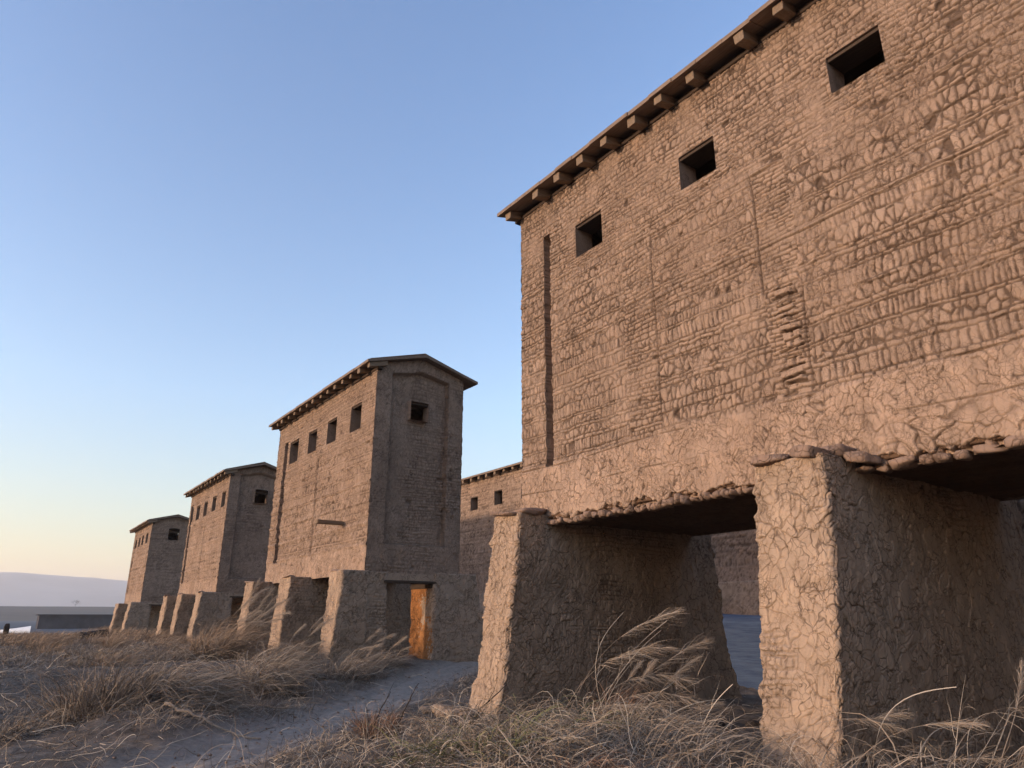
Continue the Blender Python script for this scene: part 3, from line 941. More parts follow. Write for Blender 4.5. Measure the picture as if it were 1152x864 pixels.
MAIN_WINS = [(7.66, 8.33, 7.31, 7.93), (5.30, 5.95, 7.37, 7.93), (2.89, 3.55, 7.43, 7.96), (-.2, .45, 7.43, 7.96), (-3.2, -2.5, 7.43, 7.96)]
main_beams = [9.98, 9.06, 8.42, 7.80, 7.19, 6.56, 5.98, 5.38, 4.48, 3.89, 3.28, 2.66, 2.05, 1.4, .8, .2, -.5, -1.2, -1.9, -2.6, -3.3, -4.0, -4.7, -5.4]
B1 = building('largest mud brick building, filling the right side, on heavy battered piers', -6.0, 9.95, 10.7, 2.86, 8.90, 8.92, 9.45,
         [(9.22, 9.97), (3.95, 4.80), (-1.3, -.45), (-6.0, -5.1)], 0.0, MAIN_WINS, .009, .0075, facade_main, 11, fine=1.6, beams=main_beams, beam_s=.155)
B2 = building('second mud brick tower, with an orange lit doorway and a wooden peg in front', 16.33, 24.12, 9.88, 2.42, 7.62, 7.66, 8.12,
         [(16.30, 17.0), (19.9, 20.75), (23.3, 24.05)], .5, [(22.05, 22.85, 6.14, 6.86), (20.45, 21.15, 6.16, 6.85), (18.9, 19.6, 6.17, 6.87), (17.2, 17.9, 6.17, 6.90)],
         .022, .02, facade_far(1200, 16.3, 24.1, [(23.42, 23.12, 3.05, 6.95, .30), ], [(20.15, 3.05, 5.85, .06)], 3.1), 21,
         endwin=(8.28, 8.80, 6.38, 6.86), door=(7.88, 9.15, 2.26), n_beams=15, beam_s=.13, end_recess=(7.72, 9.40, 3.15, 7.38), over=(.36, .2), buttress=(6.66, 6.5))
B3 = building('third mud brick tower, between the second and the farthest one', 30.2, 37.1, 9.75, 2.3, 7.0, 7.04, 7.5,
         [(30.17, 30.95), (33.7, 34.5), (36.6, 37.4)], .6, [(36.3, 36.75, 5.72, 6.32), (35.0, 35.65, 5.68, 6.32), (33.6, 34.25, 5.70, 6.33), (32.1, 32.75, 5.73, 6.36), (30.6, 31.2, 5.75, 6.38)],
         .035, .035, facade_far(1300, 30, 37, [(36.85, 36.5, 2.9, 6.5, .3)], [(33.6, 2.9, 5.2, .05)], 2.9), 31,
         endwin=(8.32, 8.84, 5.93, 6.38), door=(7.9, 9.1, 2.2), n_beams=14, beam_s=.13, end_recess=(7.7, 9.3, 2.9, 6.8), over=(.36, .25), buttress=(6.7, 6.58))
B4 = building('farthest and smallest looking mud brick tower at the left of the row', 47.2, 53.3, 9.85, 2.2, 6.78, 6.82, 7.22,
         [(47.17, 48.1), (52.0, 53.0)], .62, [(52.0, 52.6, 5.65, 6.18), (50.8, 51.4, 5.66, 6.22), (49.6, 50.2, 5.68, 6.27), (48.1, 48.8, 5.68, 6.27)],
         .05, .05, facade_far(1400, 47, 53, [(53.0, 52.5, 2.8, 6.5, .25)], [], 2.8), 41,
         endwin=(8.2, 8.8, 5.82, 6.34), door=(7.85, 8.9, 2.13), n_beams=12, beam_s=.13, over=(.36, .25), buttress=(6.75, 6.62))
# back row
B5 = building('long back row building in the gap right of the second tower', 14.3, 36.0, 23.0, 2.5, 8.3, 8.38, 8.85,
         [(14.3, 36.0)], .4, [(31.35, 32.05, 6.75, 7.45), (29.1, 29.8, 6.78, 7.5), (26.8, 27.5, 6.78, 7.5), (24.4, 25.1, 6.78, 7.5), (33.6, 34.2, 6.75, 7.45)],
         .05, .06, facade_far(1500, 15, 36, [], [], 3.0), 51, n_beams=30, beam_s=.16, over=(.4, .25), buttress=(19.95, 19.7), xf=20.0)
B6 = building('grey back row wall glimpsed through the passage under the largest building', -8.0, 8.6, 19.0, 2.5, 7.0, 7.04, 7.5,
         [(-8.0, 8.6)], .1, [], .05, .06, facade_far(1600, -8, 9, [], [], 3.0), 61, n_beams=20, beam_s=.14, over=(.4, .25), buttress=(15.95, 15.7), xf=16.0)

# loose stones along the lower edge of the main wall: one lintel per opening
def lintel(Ya, Yb, seed, big=False):
    rg = np.random.RandomState(seed); m = MB()
    y = Ya; k = 0
    while y < Yb:
        w = rg.choice([rg.uniform(.05, .10), rg.uniform(.09, .18)]) * (1.9 if big else 1)
        h = rg.uniform(.03, .062) * (1.15 if big else 1)
        m.rock((XF + .085 + rg.uniform(-.03, .03), y + w / 2, 2.83 + h + rg.uniform(-.015, .02)), (.12, w / 2 * 1.06, h * 1.08), seed + k, 9)
        if rg.rand() < .6:
            w2 = rg.uniform(.06, .13)
            m.rock((XF + .105, y + w / 2 + rg.uniform(-.04, .04), 2.83 + 2 * h + rg.uniform(.02, .05)), (.10, w2 / 2, rg.uniform(.03, .055)), seed + 50 + k, 8)
        y += w * .95; k += 1
    o = m.build('stone_lintel', M['stone'], B1, True)
lintel(4.82, 9.2, 70)
lintel(-.4, 3.93, 170, True)
lintel(-5.05, -1.35, 270, True)

def capstone(c, r, seed, root):
    m = MB(); m.rock(c, r, seed, 16, .55); m.build('capstone', M['stone'], root, True)
capstone((6.74, 9.66, 3.015), (.17, .36, .05), 1, B1)
capstone((7.0, 9.38, 3.02), (.28, .24, .09), 2, B1)
capstone((6.72, 4.58, 3.03), (.17, .24, .06), 3, B1)
capstone((6.74, 4.17, 3.04), (.18, .20, .075), 4, B1)
capstone((7.08, 4.15, 3.04), (.26, .26, .08), 5, B1)
capstone((7.12, 3.80, 2.97), (.20, .14, .07), 8, B1)
for k, (y, r) in enumerate(((16.75, .3), (20.35, .42), (23.7, .36))):
    capstone((6.74, y, 2.47), (.13, r, .03), 20 + k, B2)
for k, y in enumerate((30.6, 34.1, 37.0)):
    capstone((6.78, y, 2.35), (.14, .38, .045), 30 + k, B3)

# board sticking out of the second tower
mb = MB(); mb.box(6.55, 7.35, 17.86, 18.02, 3.70, 3.80, .012, .01, 5)
pb = mb.build('wooden_peg', M['beam'], B2)
#--GRASS--
# ------------------------------------------------------------------ grass
WIND = R_(-35.3)

def blades(rs, base, length, az, tilt, bend, width, tint, K=6, wob=.15, flat=None):
    """curved tapering ribbons -> vertices, quads, tint"""
    n = len(base)
    seg = length / K
    p = np.array(base, float); P = [p.copy()]
    T = []
    a = np.array(az, float); th = np.array(tilt, float)
    w1 = rs.normal(0, wob * 2.4, n); w2 = rs.normal(0, wob * 3.2, n)
    for k in range(K):
        t = (k + .5) / K
        ang = th + bend * t + w1 * np.sin(t * 5)
        aa = a + w2 * np.sin(t * 4)
        d = np.stack([np.sin(ang) * np.cos(aa), np.sin(ang) * np.sin(aa), np.cos(ang)], -1)
        T.append(d)
        p = p + d * seg[:, None]
        P.append(p.copy())
    rv = rs.normal(0, 1, (n, 3)); rv[:, 2] *= .4
    V = []
    for k in range(K + 1):
        d = T[min(k, K - 1)]
        s = np.cross(d, rv); s /= np.linalg.norm(s, axis=1)[:, None] + 1e-9
        w = width * (1 - (k / K) ** 1.6 * .85) * .5
        V.append(P[k] - s * w[:, None]); V.append(P[k] + s * w[:, None])
    V = np.stack(V, 1)                                      # n, 2K+2, 3
    b = (np.arange(n) * (2 * K + 2))[:, None]
    k = np.arange(K)[None] * 2
    F = np.stack([b + k, b + k + 1, b + k + 3, b + k + 2], -1).reshape(-1, 4)
    TT = np.repeat(tint, 2 * K + 2)
    return V.reshape(-1, 3), F, TT, np.stack(P, 1)

class Strands:
    def __init__(s): s.V = []; s.F = []; s.T = []; s.n = 0
    def add(s, v, f, t):
        s.V.append(v); s.F.append(f + s.n); s.T.append(t); s.n += len(v)
    def build(s, name, mat, parent=None):
        return mk(name, np.concatenate(s.V), np.concatenate(s.F), mat, parent, {'tint': np.concatenate(s.T)}, True)

def tuft(S, rs, x, y, rad, hgt, n, az=WIND, spread=.7, tilt=(.1, .8), bend=(.5, 1.4), width=(.003, .007), tint=(.2, .9), K=7, up=.0):
    r = rad * np.sqrt(rs.rand(n)); q = rs.rand(n) * 2 * np.pi
    bx = x + r * np.cos(q); by = y + r * np.sin(q)
    bz = ground_z(bx, by) - .02
    out = (r / rad)
    # outer blades lean outwards, all are pulled by the wind
    dx = np.cos(q) * out * 1.0 + np.cos(az) * spread + rs.normal(0, .38, n)
    dy = np.sin(q) * out * 1.0 + np.sin(az) * spread + rs.normal(0, .38, n)
    a = np.arctan2(dy, dx)
    L = hgt * rs.uniform(.45, 1.15, n)
    v, f, t, P = blades(rs, np.stack([bx, by, bz], -1), L, a, rs.uniform(*tilt, n), rs.uniform(*bend, n), rs.uniform(*width, n), np.clip(rs.uniform(*tint, n), 0, 1), K)
    S.add(v, f, t)
    return P

def tussock(x, y, rad, hgt, n, label, group=None, mat='grass', seed=0, plumes=0, name='grass_tussock', cat='grass clump', **kw):
    rs = np.random.RandomState(seed)
    z = float(ground_z(x, y))
    root = thing(name, (x, y, z), label, cat, group)
    S = Strands()
    n = int(n * .62)
    kw.setdefault('width', (.004, .0125)); kw['bend'] = tuple(q * 1.35 + .15 for q in kw.get('bend', (.5, 1.4)))
    tuft(S, rs, x, y, rad, hgt, n, **kw)
    # matted dead leaves round the foot
    kw2 = dict(kw); kw2.update(tilt=(1.0, 1.75), bend=(-.2, .5), spread=.2, tint=(.0, .5), K=4)
    tuft(S, rs, x, y, rad * 1.15, hgt * .55, n // 3, **kw2)
    S.build('blades', M[mat], root)
    if plumes:
        for k in range(plumes):
            r = rad * rs.rand() ** .5 * .8; q = rs.rand() * 6.28
            stalk(rs, x + r * math.cos(q), y + r * math.sin(q), hgt * rs.uniform(1.1, 1.6), root)
    return root

def stalk(rs, x, y, L, root, az=None, tilt=None, bend=None, fl=None, nf=150, mat='plume', wid=.007):
    """one flowering stem with its feathery head"""
    az = WIND + rs.normal(0, .18) if az is None else az
    tilt = rs.uniform(.15, .55) if tilt is None else tilt
    bend = rs.uniform(.5, 1.1) if bend is None else bend
    fl = rs.uniform(.26, .42) if fl is None else fl
    b = np.array([[x, y, float(ground_z(x, y)) - .02]])
    S = Strands()
    v, f, t, P = blades(rs, b, np.array([L]), np.array([az]), np.array([tilt]), np.array([bend]), np.array([wid]), np.array([.55]), 16, .05)
    S.add(v, f, t)
    # crossed second ribbon so that the stem has body
    v2 = v.copy(); m = (v[0::2] + v[1::2]) / 2; d = (v[1::2] - v[0::2]); w = np.linalg.norm(d, axis=1)[:, None]
    tg = np.gradient(m, axis=0); nn = np.cross(tg, d); nn /= np.linalg.norm(nn, axis=1)[:, None] + 1e-9
    v2[0::2] = m - nn * w / 2; v2[1::2] = m + nn * w / 2
    S.add(v2, f, t)
    S.build('stem', M[mat], root)
    P = P[0]; cum = np.linspace(0, 1, len(P))
    h0 = 1 - fl
    tt = h0 + fl * rs.rand(nf) ** .8 * .97
    px = np.stack([np.interp(tt, cum, P[:, c]) for c in range(3)], -1)
    dv = P[-1] - P[-4]; dv /= np.linalg.norm(dv)
    ta = math.acos(np.clip(dv[2], -1, 1)); za = math.atan2(dv[1], dv[0])
    s = (tt - h0) / fl
    Lf = L * fl * .50 * (np.sin(np.pi * np.clip(s * .8 + .12, 0, 1)) ** .7) * rs.uniform(.5, 1.15, nf)
    H = Strands()
    v, f, t, _ = blades(rs, px, Lf, za + rs.normal(0, .20, nf), ta + rs.normal(.0, .13, nf), rs.uniform(.0, .6, nf), np.full(nf, .0030), rs.uniform(.25, .95, nf), 5, .12)
    H.add(v, f, t)
    H.build('seed_head', M[mat], root)

# loose straw and short growth over the ground: uncountable
rs = np.random.RandomState(5)
N = 125000
bx = rs.uniform(-3, 12.5, N); by = 4 + 26 * rs.rand(N) ** 1.3
cx, w = track(by)
trm = np.exp(-((bx - cx) / w) ** 4) * (by < 22)
dens = np.clip(.42 + 1.3 * fbm(bx * .7, by * .7, 2001, 3), .03, 1)
under = ((bx > 6.5) & (by < 16)) 
keep = (rs.rand(N) < dens * (1 - .94 * trm)) & ~((bx > 6.3) & (by < 10.2) & (rs.rand(N) < .93)) & ~((bx > 6.1) & (by > 15.8) & (rs.rand(N) < .8))
bx, by = bx[keep], by[keep]; n = len(bx)
S = Strands()
v, f, t, _ = blades(rs, np.stack([bx, by, ground_z(bx, by) + .004], -1), rs.uniform(.06, .34, n), rs.vonmises(WIND, .7, n), rs.uniform(.7, 1.7, n), rs.uniform(-.4, .6, n), rs.uniform(.003, .010, n), rs.uniform(0, 1, n) ** 1.3, 3, .35)
S.add(v, f, t)
setp(S.build('dry_straw', M['grass']), 'loose dry straw and short dead grass littering the dark ground', 'dry grass', kind='stuff')

# small stones and crumbs of earth scattered on the ground
N = 5200
bx = rs.uniform(-1, 10, N); by = 5 + 15 * rs.rand(N) ** 1.2
cx, w = track(by)
keep = (rs.rand(N) < .35 + .65 * (np.abs(bx - cx) < w * 1.15))
bx, by = bx[keep], by[keep]; n = len(bx)
r = .006 + .026 * rs.rand(n) ** 4
D = np.array([(1, 0, 0), (0, 1, 0), (-1, 0, 0), (0, -1, 0), (0, 0, 1), (0, 0, -1)], float)[None] * rs.uniform(.6, 1.2, (n, 6, 1)) * np.array([1, 1, .7])
qa = rs.rand(n) * 6.28; ca, sa = np.cos(qa)[:, None], np.sin(qa)[:, None]
D = np.stack([D[..., 0] * ca - D[..., 1] * sa, D[..., 0] * sa + D[..., 1] * ca, D[..., 2]], -1)
V = D * r[:, None, None] + np.stack([bx, by, ground_z(bx, by) + r * .2], -1)[:, None]
F = (np.array([(0, 1, 4), (1, 2, 4), (2, 3, 4), (3, 0, 4), (1, 0, 5), (2, 1, 5), (3, 2, 5), (0, 3, 5)])[None] + (np.arange(n) * 6)[:, None, None]).reshape(-1, 3)
setp(mk('gravel', V, F, M['stone'], None, None, False), 'small stones and crumbs of dry earth scattered over the path and ground', 'gravel', kind='stuff')

# longer tangled stems lying about
N = 3600
bx = np.concatenate([rs.uniform(-1, 6.8, N), rs.uniform(3.4, 6.6, N // 2)]); by = np.concatenate([4.5 + 15 * rs.rand(N), rs.uniform(3.5, 8.6, N // 2)])
cx, w = track(by)
keep = (rs.rand(len(bx)) < .9) & ~((np.abs(bx - cx) < w * .9) & (by > 8.4) & (rs.rand(len(bx)) < .93)) & ~((bx > 6.2) & (by < 10.2))
bx, by = bx[keep], by[keep]; n = len(bx)
S = Strands()
v, f, t, _ = blades(rs, np.stack([bx, by, ground_z(bx, by) + rs.uniform(0, .10, n)], -1), rs.uniform(.25, .8, n), rs.vonmises(WIND, .5, n), rs.uniform(.9, 1.55, n), rs.uniform(-.3, .5, n), rs.uniform(.004, .009, n), rs.uniform(.3, 1, n), 9, .30)
S.add(v, f, t)
setp(S.build('fallen_stems', M['grass']), 'long pale fallen grass stems tangled over the ground', 'dry grass', kind='stuff')

# golden grass on the far bank
N = 30000
bx = rs.uniform(-4, 7.4, N); by = rs.uniform(27, 60, N)
keep = rs.rand(N) < np.clip(.55 + 1.2 * fbm(bx * .5, by * .18, 2100, 3), .05, 1)
bx, by = bx[keep], by[keep]; n = len(bx)
S = Strands()
v, f, t, _ = blades(rs, np.stack([bx, by, ground_z(bx, by) - .02], -1), rs.uniform(.15, .5, n), rs.vonmises(WIND, 4, n), rs.uniform(.1, .8, n), rs.uniform(.4, 1.2, n), rs.uniform(.010, .022, n), rs.rand(n), 5, .2)
S.add(v, f, t)
setp(S.build('bank_grass', M['gold_grass']), 'golden dry grass covering the low bank at the far left', 'dry grass', kind='stuff')

# the larger clumps, each its own thing
tussock(1.55, 11.9, .55, .85, 1500, 'upright brown tussock at the left edge of the large swept clump', seed=1, az=R_(-10), spread=.25, tilt=(.0, .6), bend=(.1, .9), tint=(.1, .8))
tussock(2.3, 12.1, .50, 1.2, 2700, 'large dry tussock swept right, left of the pale fallen branch', seed=2, spread=1.1, tilt=(.5, 1.0), bend=(.5, 1.1))
tussock(.55, 11.4, .4, .5, 600, 'low ragged tussock in the bottom left corner of the view', seed=3)
tussock(4.5, 18.2, .55, 1.25, 1500, 'tall feathery tussock standing left of the second tower', seed=4, spread=1.0, tilt=(.1, .7), bend=(.5, 1.2), mat='gold_grass', plumes=14)
tussock(4.35, 14.4, .5, 1.15, 2600, 'rounded fountain shaped tussock just beyond the path', seed=5, spread=.7, tilt=(.2, .9), bend=(.6, 1.4))
tussock(5.5, 16.4, .5, .85, 1200, 'spreading tussock below the middle pier of the second tower', seed=6, spread=.8, plumes=5)
tussock(6.5, 15.2, .5, .75, 1200, 'dense low tussock in front of the second tower near corner pier', seed=7, spread=.9, plumes=6)
tussock(7.6, 15.9, .4, .6, 800, 'low tussock at the foot of the wall left of the doorway', seed=8, spread=.9, plumes=3)
tussock(4.3, 9.0, .22, .42, 500, 'small reddish tussock beside the near edge of the path', seed=9, mat='rust_grass', spread=.3, tilt=(0, .7), bend=(.1, .9))
tussock(5.0, 7.7, .55, .8, 1300, 'tangled straw clump in front of the largest building outer pier', seed=10, spread=.5, tilt=(.4, 1.3))
tussock(5.4, 6.9, .50, .85, 1000, 'greenish tinged clump of long blades between the two big piers', seed=11, mat='green_grass', spread=1.2, tilt=(.8, 1.3), bend=(.1, .7))
tussock(4.6, 6.2, .6, .75, 1500, 'straw heap at the bottom centre of the view', seed=12, spread=.6, tilt=(.5, 1.4))
tussock(5.9, 6.3, .5, .9, 1300, 'thin wispy clump left of the nearest pier', seed=13, spread=.9, tilt=(.3, 1.2), plumes=4)
tussock(5.6, 5.3, .5, .8, 900, 'sparse dry clump at the foot of the nearest pier', seed=14, spread=.9, tilt=(.3, 1.2))
tussock(6.6, 2.9, .6, 1.0, 1300, 'arching clump in the bottom right corner before the dark passage', seed=15, spread=.9, tilt=(.3, 1.2), plumes=3)
tussock(5.7, 3.4, .5, .85, 700, 'loose clump right of the nearest pier', seed=16, spread=.8, tilt=(.3, 1.1))
tussock(7.4, 8.1, .14, .75, 260, 'rust coloured tuft inside the passage between the big piers', seed=17, mat='rust_grass', spread=.6, tilt=(0, .5), bend=(.3, 1.0))
# smaller ones
rs = np.random.RandomState(77)
spots = []
tries = 0
while len(spots) < 40 and tries < 4000:
    tries += 1
    y = 9.5 + 24 * rs.rand() ** 1.1; x = rs.uniform(-1.0, 6.2) + (y > 14) * .2
    c_, w_ = track(y)
    if y < 22 and abs(x - c_) < w_ * 1.1: continue
    if x < 1.5 and rs.rand() < .72: continue
    if 2.5 < x < 6 and y < 17 and rs.rand() < .4: continue
    spots.append((x, y))
for k, (x, y) in enumerate(spots):
    far = y > 17
    tussock(x, y, rs.uniform(.2, .5), rs.uniform(.35, .75) * (1.15 if far else .8), int(rs.uniform(250, 600)),
            'dry windswept tussock on the rough ground before the row of towers', 'small tussocks on the open ground', mat='gold_grass' if (y > 24 or rs.rand() < .25) else 'grass',
            seed=300 + k, spread=rs.uniform(.5, 1.1), width=(.005, .011) if far else (.003, .007), K=5, plumes=0)
for k in range(16):
    x = rs.uniform(3.4, 6.3); y = rs.uniform(4.3, 7.9)
    tussock(x, y, rs.uniform(.2, .45), rs.uniform(.4, .8), int(rs.uniform(200, 450)), 'tangled straw tuft low in the foreground before the largest building', 'foreground straw tufts',
            mat=['grass', 'grass', 'green_grass', 'rust_grass'][k % 4], seed=500 + k, spread=rs.uniform(.3, 1.1), tilt=(.4, 1.5), K=6)

# feathery stalks, each a thing
def plume_thing(x, y, L, seed, label='feathery pale grass stalk bent by the wind before the largest building', group='feathery stalks by the big piers', **kw):
    rs = np.random.RandomState(seed)
    root = thing('grass_stalk', (x, y, float(ground_z(x, y))), label, 'grass stalk', group)
    stalk(rs, x, y, L, root, **kw)
for k, (x, y, L, ti, be, fl) in enumerate([
        (5.35, 6.75, 1.75, .35, .55, .32), (5.45, 6.65, 1.45, .45, .9, .45), (5.5, 6.6, 1.35, .55, .95, .45), (5.4, 6.7, 1.25, .5, 1.1, .45),
        (5.0, 7.35, 1.05, .35, 1.3, .4), (5.1, 7.3, .95, .5, 1.1, .45), (5.05, 7.2, .85, .7, .8, .5), (5.3, 6.9, 1.0, .8, .5, .5),
        (5.6, 6.5, 1.15, .6, 1.1, .4), (5.7, 6.3, 1.0, .8, .7, .4),
        (5.75, 4.3, 1.25, .5, .8, .3), (5.9, 4.1, 1.3, .75, .75, .3), (6.1, 3.9, 1.15, .9, .5, .3), (6.0, 3.3, 1.2, .7, .9, .3), (6.3, 2.6, 1.4, .6, .8, .3), (5.3, 3.6, 1.2, .6, .6, .25), (5.35, 6.85, 1.55, .3, .8, .4), (5.6, 6.55, 1.6, .45, .6, .36), (5.5, 4.4, 1.35, .55, .9, .3), (6.4, 3.3, 1.5, .5, .9, .28), (6.9, 2.4, 1.3, .4, .9, .3)]):
    plume_thing(x, y, L * 1.2, 700 + k, tilt=ti + .08, bend=be * 1.4, fl=fl * 1.1, nf=115)

# bare thin stalks rising past the piers
def bare_stalk(x, y, L, seed, az, tilt, bend, wid=.007, mat='grass', label='long bare straw stalk arching before the passage', group='bare stalks in the foreground'):
    rs = np.random.RandomState(seed)
    root = thing('straw_stalk', (x, y, float(ground_z(x, y))), label, 'straw stalk', group)
    S = Strands()
    v, f, t, P = blades(rs, np.array([[x, y, float(ground_z(x, y)) - .02]]), np.array([L]), np.array([az]), np.array([tilt]), np.array([bend]), np.array([wid]), np.array([.9]), 18, .1)
    S.add(v, f, t); v2 = v.copy(); v2[0::2, 2] += wid * .4; v2[1::2, 2] -= wid * .4; S.add(v2, f, t)
    S.build('stem', M[mat], root)
    L2 = Strands()
    P = P[0]; nl = 5
    idx = rs.randint(3, 14, nl)
    v, f, t, _ = blades(rs, P[idx], rs.uniform(.12, .35, nl) * L, az + rs.normal(0, .8, nl), tilt + bend * idx / 18 + rs.normal(0, .4, nl), rs.uniform(.2, 1, nl), np.full(nl, .004), rs.uniform(.5, 1, nl), 8, .2)
    L2.add(v, f, t); L2.build('leaves', M[mat], root)
rs = np.random.RandomState(88)
for k in range(26):
    if k < 12: x = rs.uniform(5.2, 6.2); y = rs.uniform(5.2, 6.8)
    else: x = rs.uniform(5.2, 7.0); y = rs.uniform(2.4, 4.4)
    bare_stalk(x, y, rs.uniform(.8, 1.5), 800 + k, WIND + rs.normal(0, .5), rs.uniform(.1, .9), rs.uniform(.2, 1.2), rs.uniform(.004, .008))
bare_stalk(5.15, 6.0, 1.55, 901, WIND + .1, .50, .35, .011, 'plume', 'thick pale stalk slanting up to the right before the passage floor', None)
bare_stalk(6.15, 5.55, 1.30, 902, WIND + .2, .05, .30, .011, 'plume', 'thick pale stalk standing nearly upright left of the nearest pier', None)

# sticks
def stick(pts, r, label, seed, mat='twig', twigs=0, name='dead_branch', cat='branch', group=None):
    rs = np.random.RandomState(seed)
    pts = np.array(pts, float)
    root = thing(name, tuple(pts[0]), label, cat, group)
    def tube(pts, r0, r1, nm):
        n = len(pts); K = 7; V = []
        for i in range(n):
            d = pts[min(i + 1, n - 1)] - pts[max(i - 1, 0)]; d /= np.linalg.norm(d)
            a = np.cross(d, [0, 0, 1.]); a = a / (np.linalg.norm(a) + 1e-9) if np.linalg.norm(a) > .1 else np.array([1., 0, 0]); b = np.cross(d, a)
            r = r0 + (r1 - r0) * i / (n - 1); r *= 1 + .2 * rs.uniform(-1, 1)
            for k in range(K): V.append(pts[i] + r * (a * math.cos(k * 2 * math.pi / K) + b * math.sin(k * 2 * math.pi / K)))
        F = [(i * K + k, i * K + (k + 1) % K, (i + 1) * K + (k + 1) % K, (i + 1) * K + k) for i in range(n - 1) for k in range(K)]
        F += [tuple(range(K))[::-1], tuple((n - 1) * K + k for k in range(K))]
        mk(nm, V, F, M[mat], root)
    t = np.linspace(0, 1, 14); tp = np.linspace(0, 1, len(pts))
    c = np.stack([np.interp(t, tp, pts[:, k]) for k in range(3)], -1)
    c[1:-1] += rs.normal(0, r * .5, c[1:-1].shape)
    tube(c, r, r * .4, 'stem')
    for k in range(twigs):
        i = rs.randint(3, 12); L = rs.uniform(.12, .3)
        d = c[i] - c[i - 1]; d /= np.linalg.norm(d); d = d + rs.normal(0, .6, 3); d[2] = abs(d[2]); d /= np.linalg.norm(d)
        tube(np.array([c[i], c[i] + d * L * .5 + rs.normal(0, .01, 3), c[i] + d * L]), r * .4, r * .15, 'twig')
gz = lambda x, y, h=.03: (x, y, float(ground_z(x, y)) + h)
stick([gz(2.15, 10.9, .10), gz(2.5, 10.6, .07), gz(2.9, 10.2, .03), gz(3.15, 9.95, .03)], .022, 'pale fallen branch lying between the large swept clump and the path', 1, twigs=2)
stick([gz(3.7, 12.9, .05), gz(4.1, 12.7, .04), gz(4.7, 12.3, .03)], .02, 'pale stick lying along the far edge of the path', 2)
stick([gz(4.15, 8.9, 0), (4.22, 8.85, .25), (4.36, 8.8, .52)], .012, 'thin dark twig curving up from the reddish tussock', 3, 'clod', 1, 'dead_twig', 'twig')
stick([gz(4.4, 8.7, 0), (4.47, 8.65, .3), (4.62, 8.55, .62)], .012, 'taller dark twig curving up beside the path', 4, 'clod', 1, 'dead_twig', 'twig')
stick([gz(5.05, 8.2, 0), (5.25, 8.05, .35), (5.5, 7.9, .6)], .012, 'dark twig leaning before the foot of the outer big pier', 5, 'clod', 2, 'dead_twig', 'twig')

# clods and stones
rs = np.random.RandomState(99)
cl = [(0.9, 42, .35, 'dark earth lump with a pointed top at the far left edge'), (3.0, 34, .3, None), (3.5, 36, .35, None), (4.1, 37, .4, None), (4.6, 33, .3, None), (1.8, 21.0, .12, None), (2.0, 19.2, .10, None),
      (4.6, 20.5, .22, None), (5.4, 21.5, .25, None), (5.8, 15.0, .16, None), (5.0, 13.8, .1, None), (5.9, 9.4, .14, 'brown clod at the foot of the outer big pier'), (5.75, 9.0, .1, None),
      (8.6, 7.3, .14, None), (9.0, 6.9, .12, None), (8.3, 6.8, .10, None), (4.2, 17.6, .15, None)]
for k, (x, y, r, lb) in enumerate(cl):
    m = MB(); z = float(ground_z(x, y))
    for q in range(4):
        m.rock((x + rs.uniform(-r, r) * .7, y + rs.uniform(-r, r) * .7, z + r * .15), (r * rs.uniform(.5, .8), r * rs.uniform(.5, .8), r * rs.uniform(.3, .6)), 900 + 5 * k + q, 8, .9)
    if k == 0: m.rock((x + .1, y, z + .4), (.13, .13, .35), 77, 8, 1)
    setp(m.build('earth_clod', M['clod'], None, True), lb or 'dark lump of earth half hidden in the dry grass', 'earth clod', None if lb else 'dark earth lumps')
# spread of fallen mud at the outer pier foot
m = MB()
for q in range(9):
    m.rock((6.05 + rs.uniform(-.2, .1), 9.9 + rs.uniform(-.3, .6), .06 + float(ground_z(6.0, 9.9))), (rs.uniform(.08, .2), rs.uniform(.08, .2), rs.uniform(.04, .10)), 1300 + q, 8, .9)
setp(m.build('mud_heap', M['mud_plaster'], None, True), 'heap of pale fallen mud at the foot of the outer big pier', 'mud heap')

# ------------------------------------------------------------------ distance
# white boat
def boat(x, y, L, ang):
    z = -1.45
    root = thing('boat', (x, y, z), 'long low white boat on the water at the far left edge', 'boat')
    n = 15; V = []; F = []
    for i in range(n):
        s = i / (n - 1) * 2 - 1
        hw = .85 * (1 - abs(s) ** 2.6); zt = .45 + .75 * max(s, -.2 if s < 0 else s) ** 2 * (1.2 if s > 0 else .4)
        for w, zz in ((-1, zt), (-.8, 0), (0, -.15), (.8, 0), (1, zt), (.85, zt), (0, zt - .25), (-.85, zt)):
            V.append((s * L / 2, hw * w, zz))
    for i in range(n - 1):
        for k in range(8): F.append((i * 8 + k, i * 8 + (k + 1) % 8, (i + 1) * 8 + (k + 1) % 8, (i + 1) * 8 + k))
    c, s_ = math.cos(ang), math.sin(ang)
    V = [(x + a * c - b * s_, y + a * s_ + b * c, z + q) for a, b, q in V]
    mk('hull', V, F, M['white_paint'], root)
    m = MB(); m.box(x - L * .2, x - L * .1, y - .6, y + .6, z + .35, z + .42); m.build('thwart', M['dark_wall'], root)
boat(.2, 180, 20, R_(-38))
# dark low shed on the shore
root = thing('low_shed', (26, 240, -1.6), 'long low dark shed beyond the water left of the farthest tower', 'building')
m = MB(); m.box(12.5, 44, 238, 246, -1.8, 2.0); m.build('wall', M['dark_wall'], root)
m = MB(); m.box(12, 44.5, 237.5, 246.5, 2.0, 2.3); m.build('roof', M['dark_wall'], root)
m = MB()
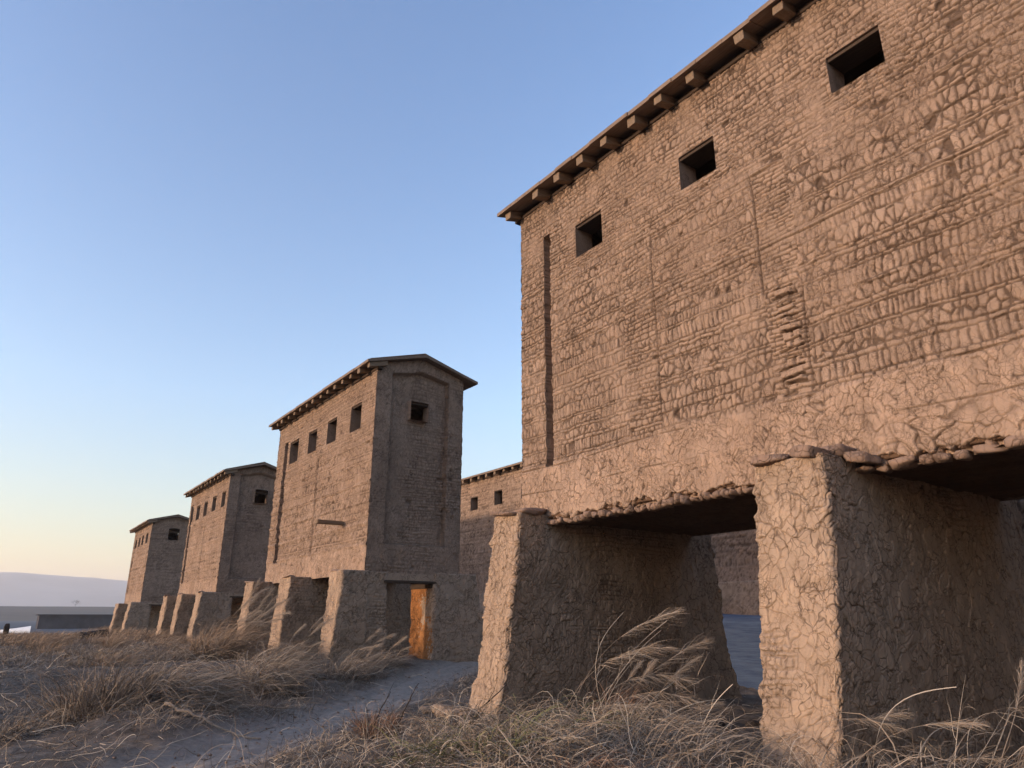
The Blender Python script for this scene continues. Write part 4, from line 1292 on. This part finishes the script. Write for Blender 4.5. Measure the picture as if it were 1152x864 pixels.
# far bare tree
def bare_tree(x, y, h, seed, label):
    rs = np.random.RandomState(seed); z = float(ground_z(x, y)) - .2
    root = thing('bare_tree', (x, y, z), label, 'tree')
    def limb(S, p, d, L, r, dep):
        q = p + d * L
        a = np.cross(d, [1, .2, .1]); a /= np.linalg.norm(a); b = np.cross(d, a)
        V = []
        for pt, rr in ((p, r), (q, r * .6)):
            for k in range(4): V.append(pt + rr * (a * math.cos(k * 1.57) + b * math.sin(k * 1.57)))
        S.add(V, [(k, (k + 1) % 4, 4 + (k + 1) % 4, 4 + k) for k in range(4)])
        if dep:
            for k in range(4 if dep > 2 else 3):
                e = d + rs.normal(0, .55, 3); e[2] += .15; e /= np.linalg.norm(e)
                limb(S, q, e, L * rs.uniform(.55, .85), r * .55, dep - 1)
    T = MB(); limb(T, np.array([x, y, z]), np.array([0, 0, 1.]), h * .22, h * .03, 0); T.build('trunk', M['bark'], root)
    Cn = MB()
    for k in range(6):
        e = np.array([rs.normal(0, .7), rs.normal(0, .7), 1.]); e /= np.linalg.norm(e)
        limb(Cn, np.array([x, y, z + h * .2]), e, h * .3, h * .012, 4)
    Cn.build('crown', M['bark'], root)
bare_tree(96, 1120, 8.5, 5, 'tiny bare tree on the skyline left of the farthest tower')

# blue tarpaulin stack behind the passage
root = thing('tarpaulin_stack', (15, 7, 0), 'long stack under ribbed blue tarpaulin seen behind the passage', 'stack')
us_ = np.linspace(0, 11.5, 260); cs_ = [(13.9, -.1), (13.95, .5), (14.0, 1.0), (14.08, 1.36), (14.25, 1.47), (14.8, 1.5), (15.4, 1.48), (15.7, 1.3), (15.8, .6), (15.85, -.1)]
V = []
for i, u in enumerate(us_):
    for j, (x, z) in enumerate(cs_):
        e = .05 * float(fbm(np.array(u * 1.2), np.array(j * .7), 66, 4))
        V.append((x + e, .6 + u, z + e * .8 + (.04 * math.sin(u * 1.1) if z > .8 else 0)))
F = np.array([(i * 10 + j, i * 10 + j + 1, (i + 1) * 10 + j + 1, (i + 1) * 10 + j) for i in range(259) for j in range(9)])
mk('tarpaulin', V, F[:, ::-1], M['tarp'], root)
m = MB()
for k in range(5): m.box(13.84, 15.9, 1.2 + k * 2.4, 1.26 + k * 2.4, -.1, 1.44 if k % 2 else .9)
m = MB()
for k in range(9):
    y = 1.1 + k * 1.28
    m.rock((14.0, y, .12), (.18, .2, .13), 1500 + k, 6)
m.build('weight_stones', M['stone'], root, True)

# ------------------------------------------------------------------ haze: a closed box of thin air round the whole scene
hz = MB()
hx = 6900
V = [(x, y, z) for x in (-hx, hx) for y in (-hx, hx) for z in (-25, 300)]
F = [(0, 1, 3, 2), (4, 6, 7, 5), (0, 4, 5, 1), (2, 3, 7, 6), (0, 2, 6, 4), (1, 5, 7, 3)]
hm = bpy.data.materials.new('haze'); hm.use_nodes = True
hn = hm.node_tree.nodes; hn.clear()
ho = hn.new('ShaderNodeOutputMaterial'); pv = hn.new('ShaderNodeVolumePrincipled')
pv.inputs['Color'].default_value = (.98, .95, .93, 1)
pv.inputs['Density'].default_value = HAZE
pv.inputs['Anisotropy'].default_value = .2
hm.node_tree.links.new(pv.outputs[0], ho.inputs['Volume'])
o = mk('haze', V, F, hm, None, None, False)
setp(o, 'thin pale evening haze filling the air to the hills', 'haze', kind='stuff')
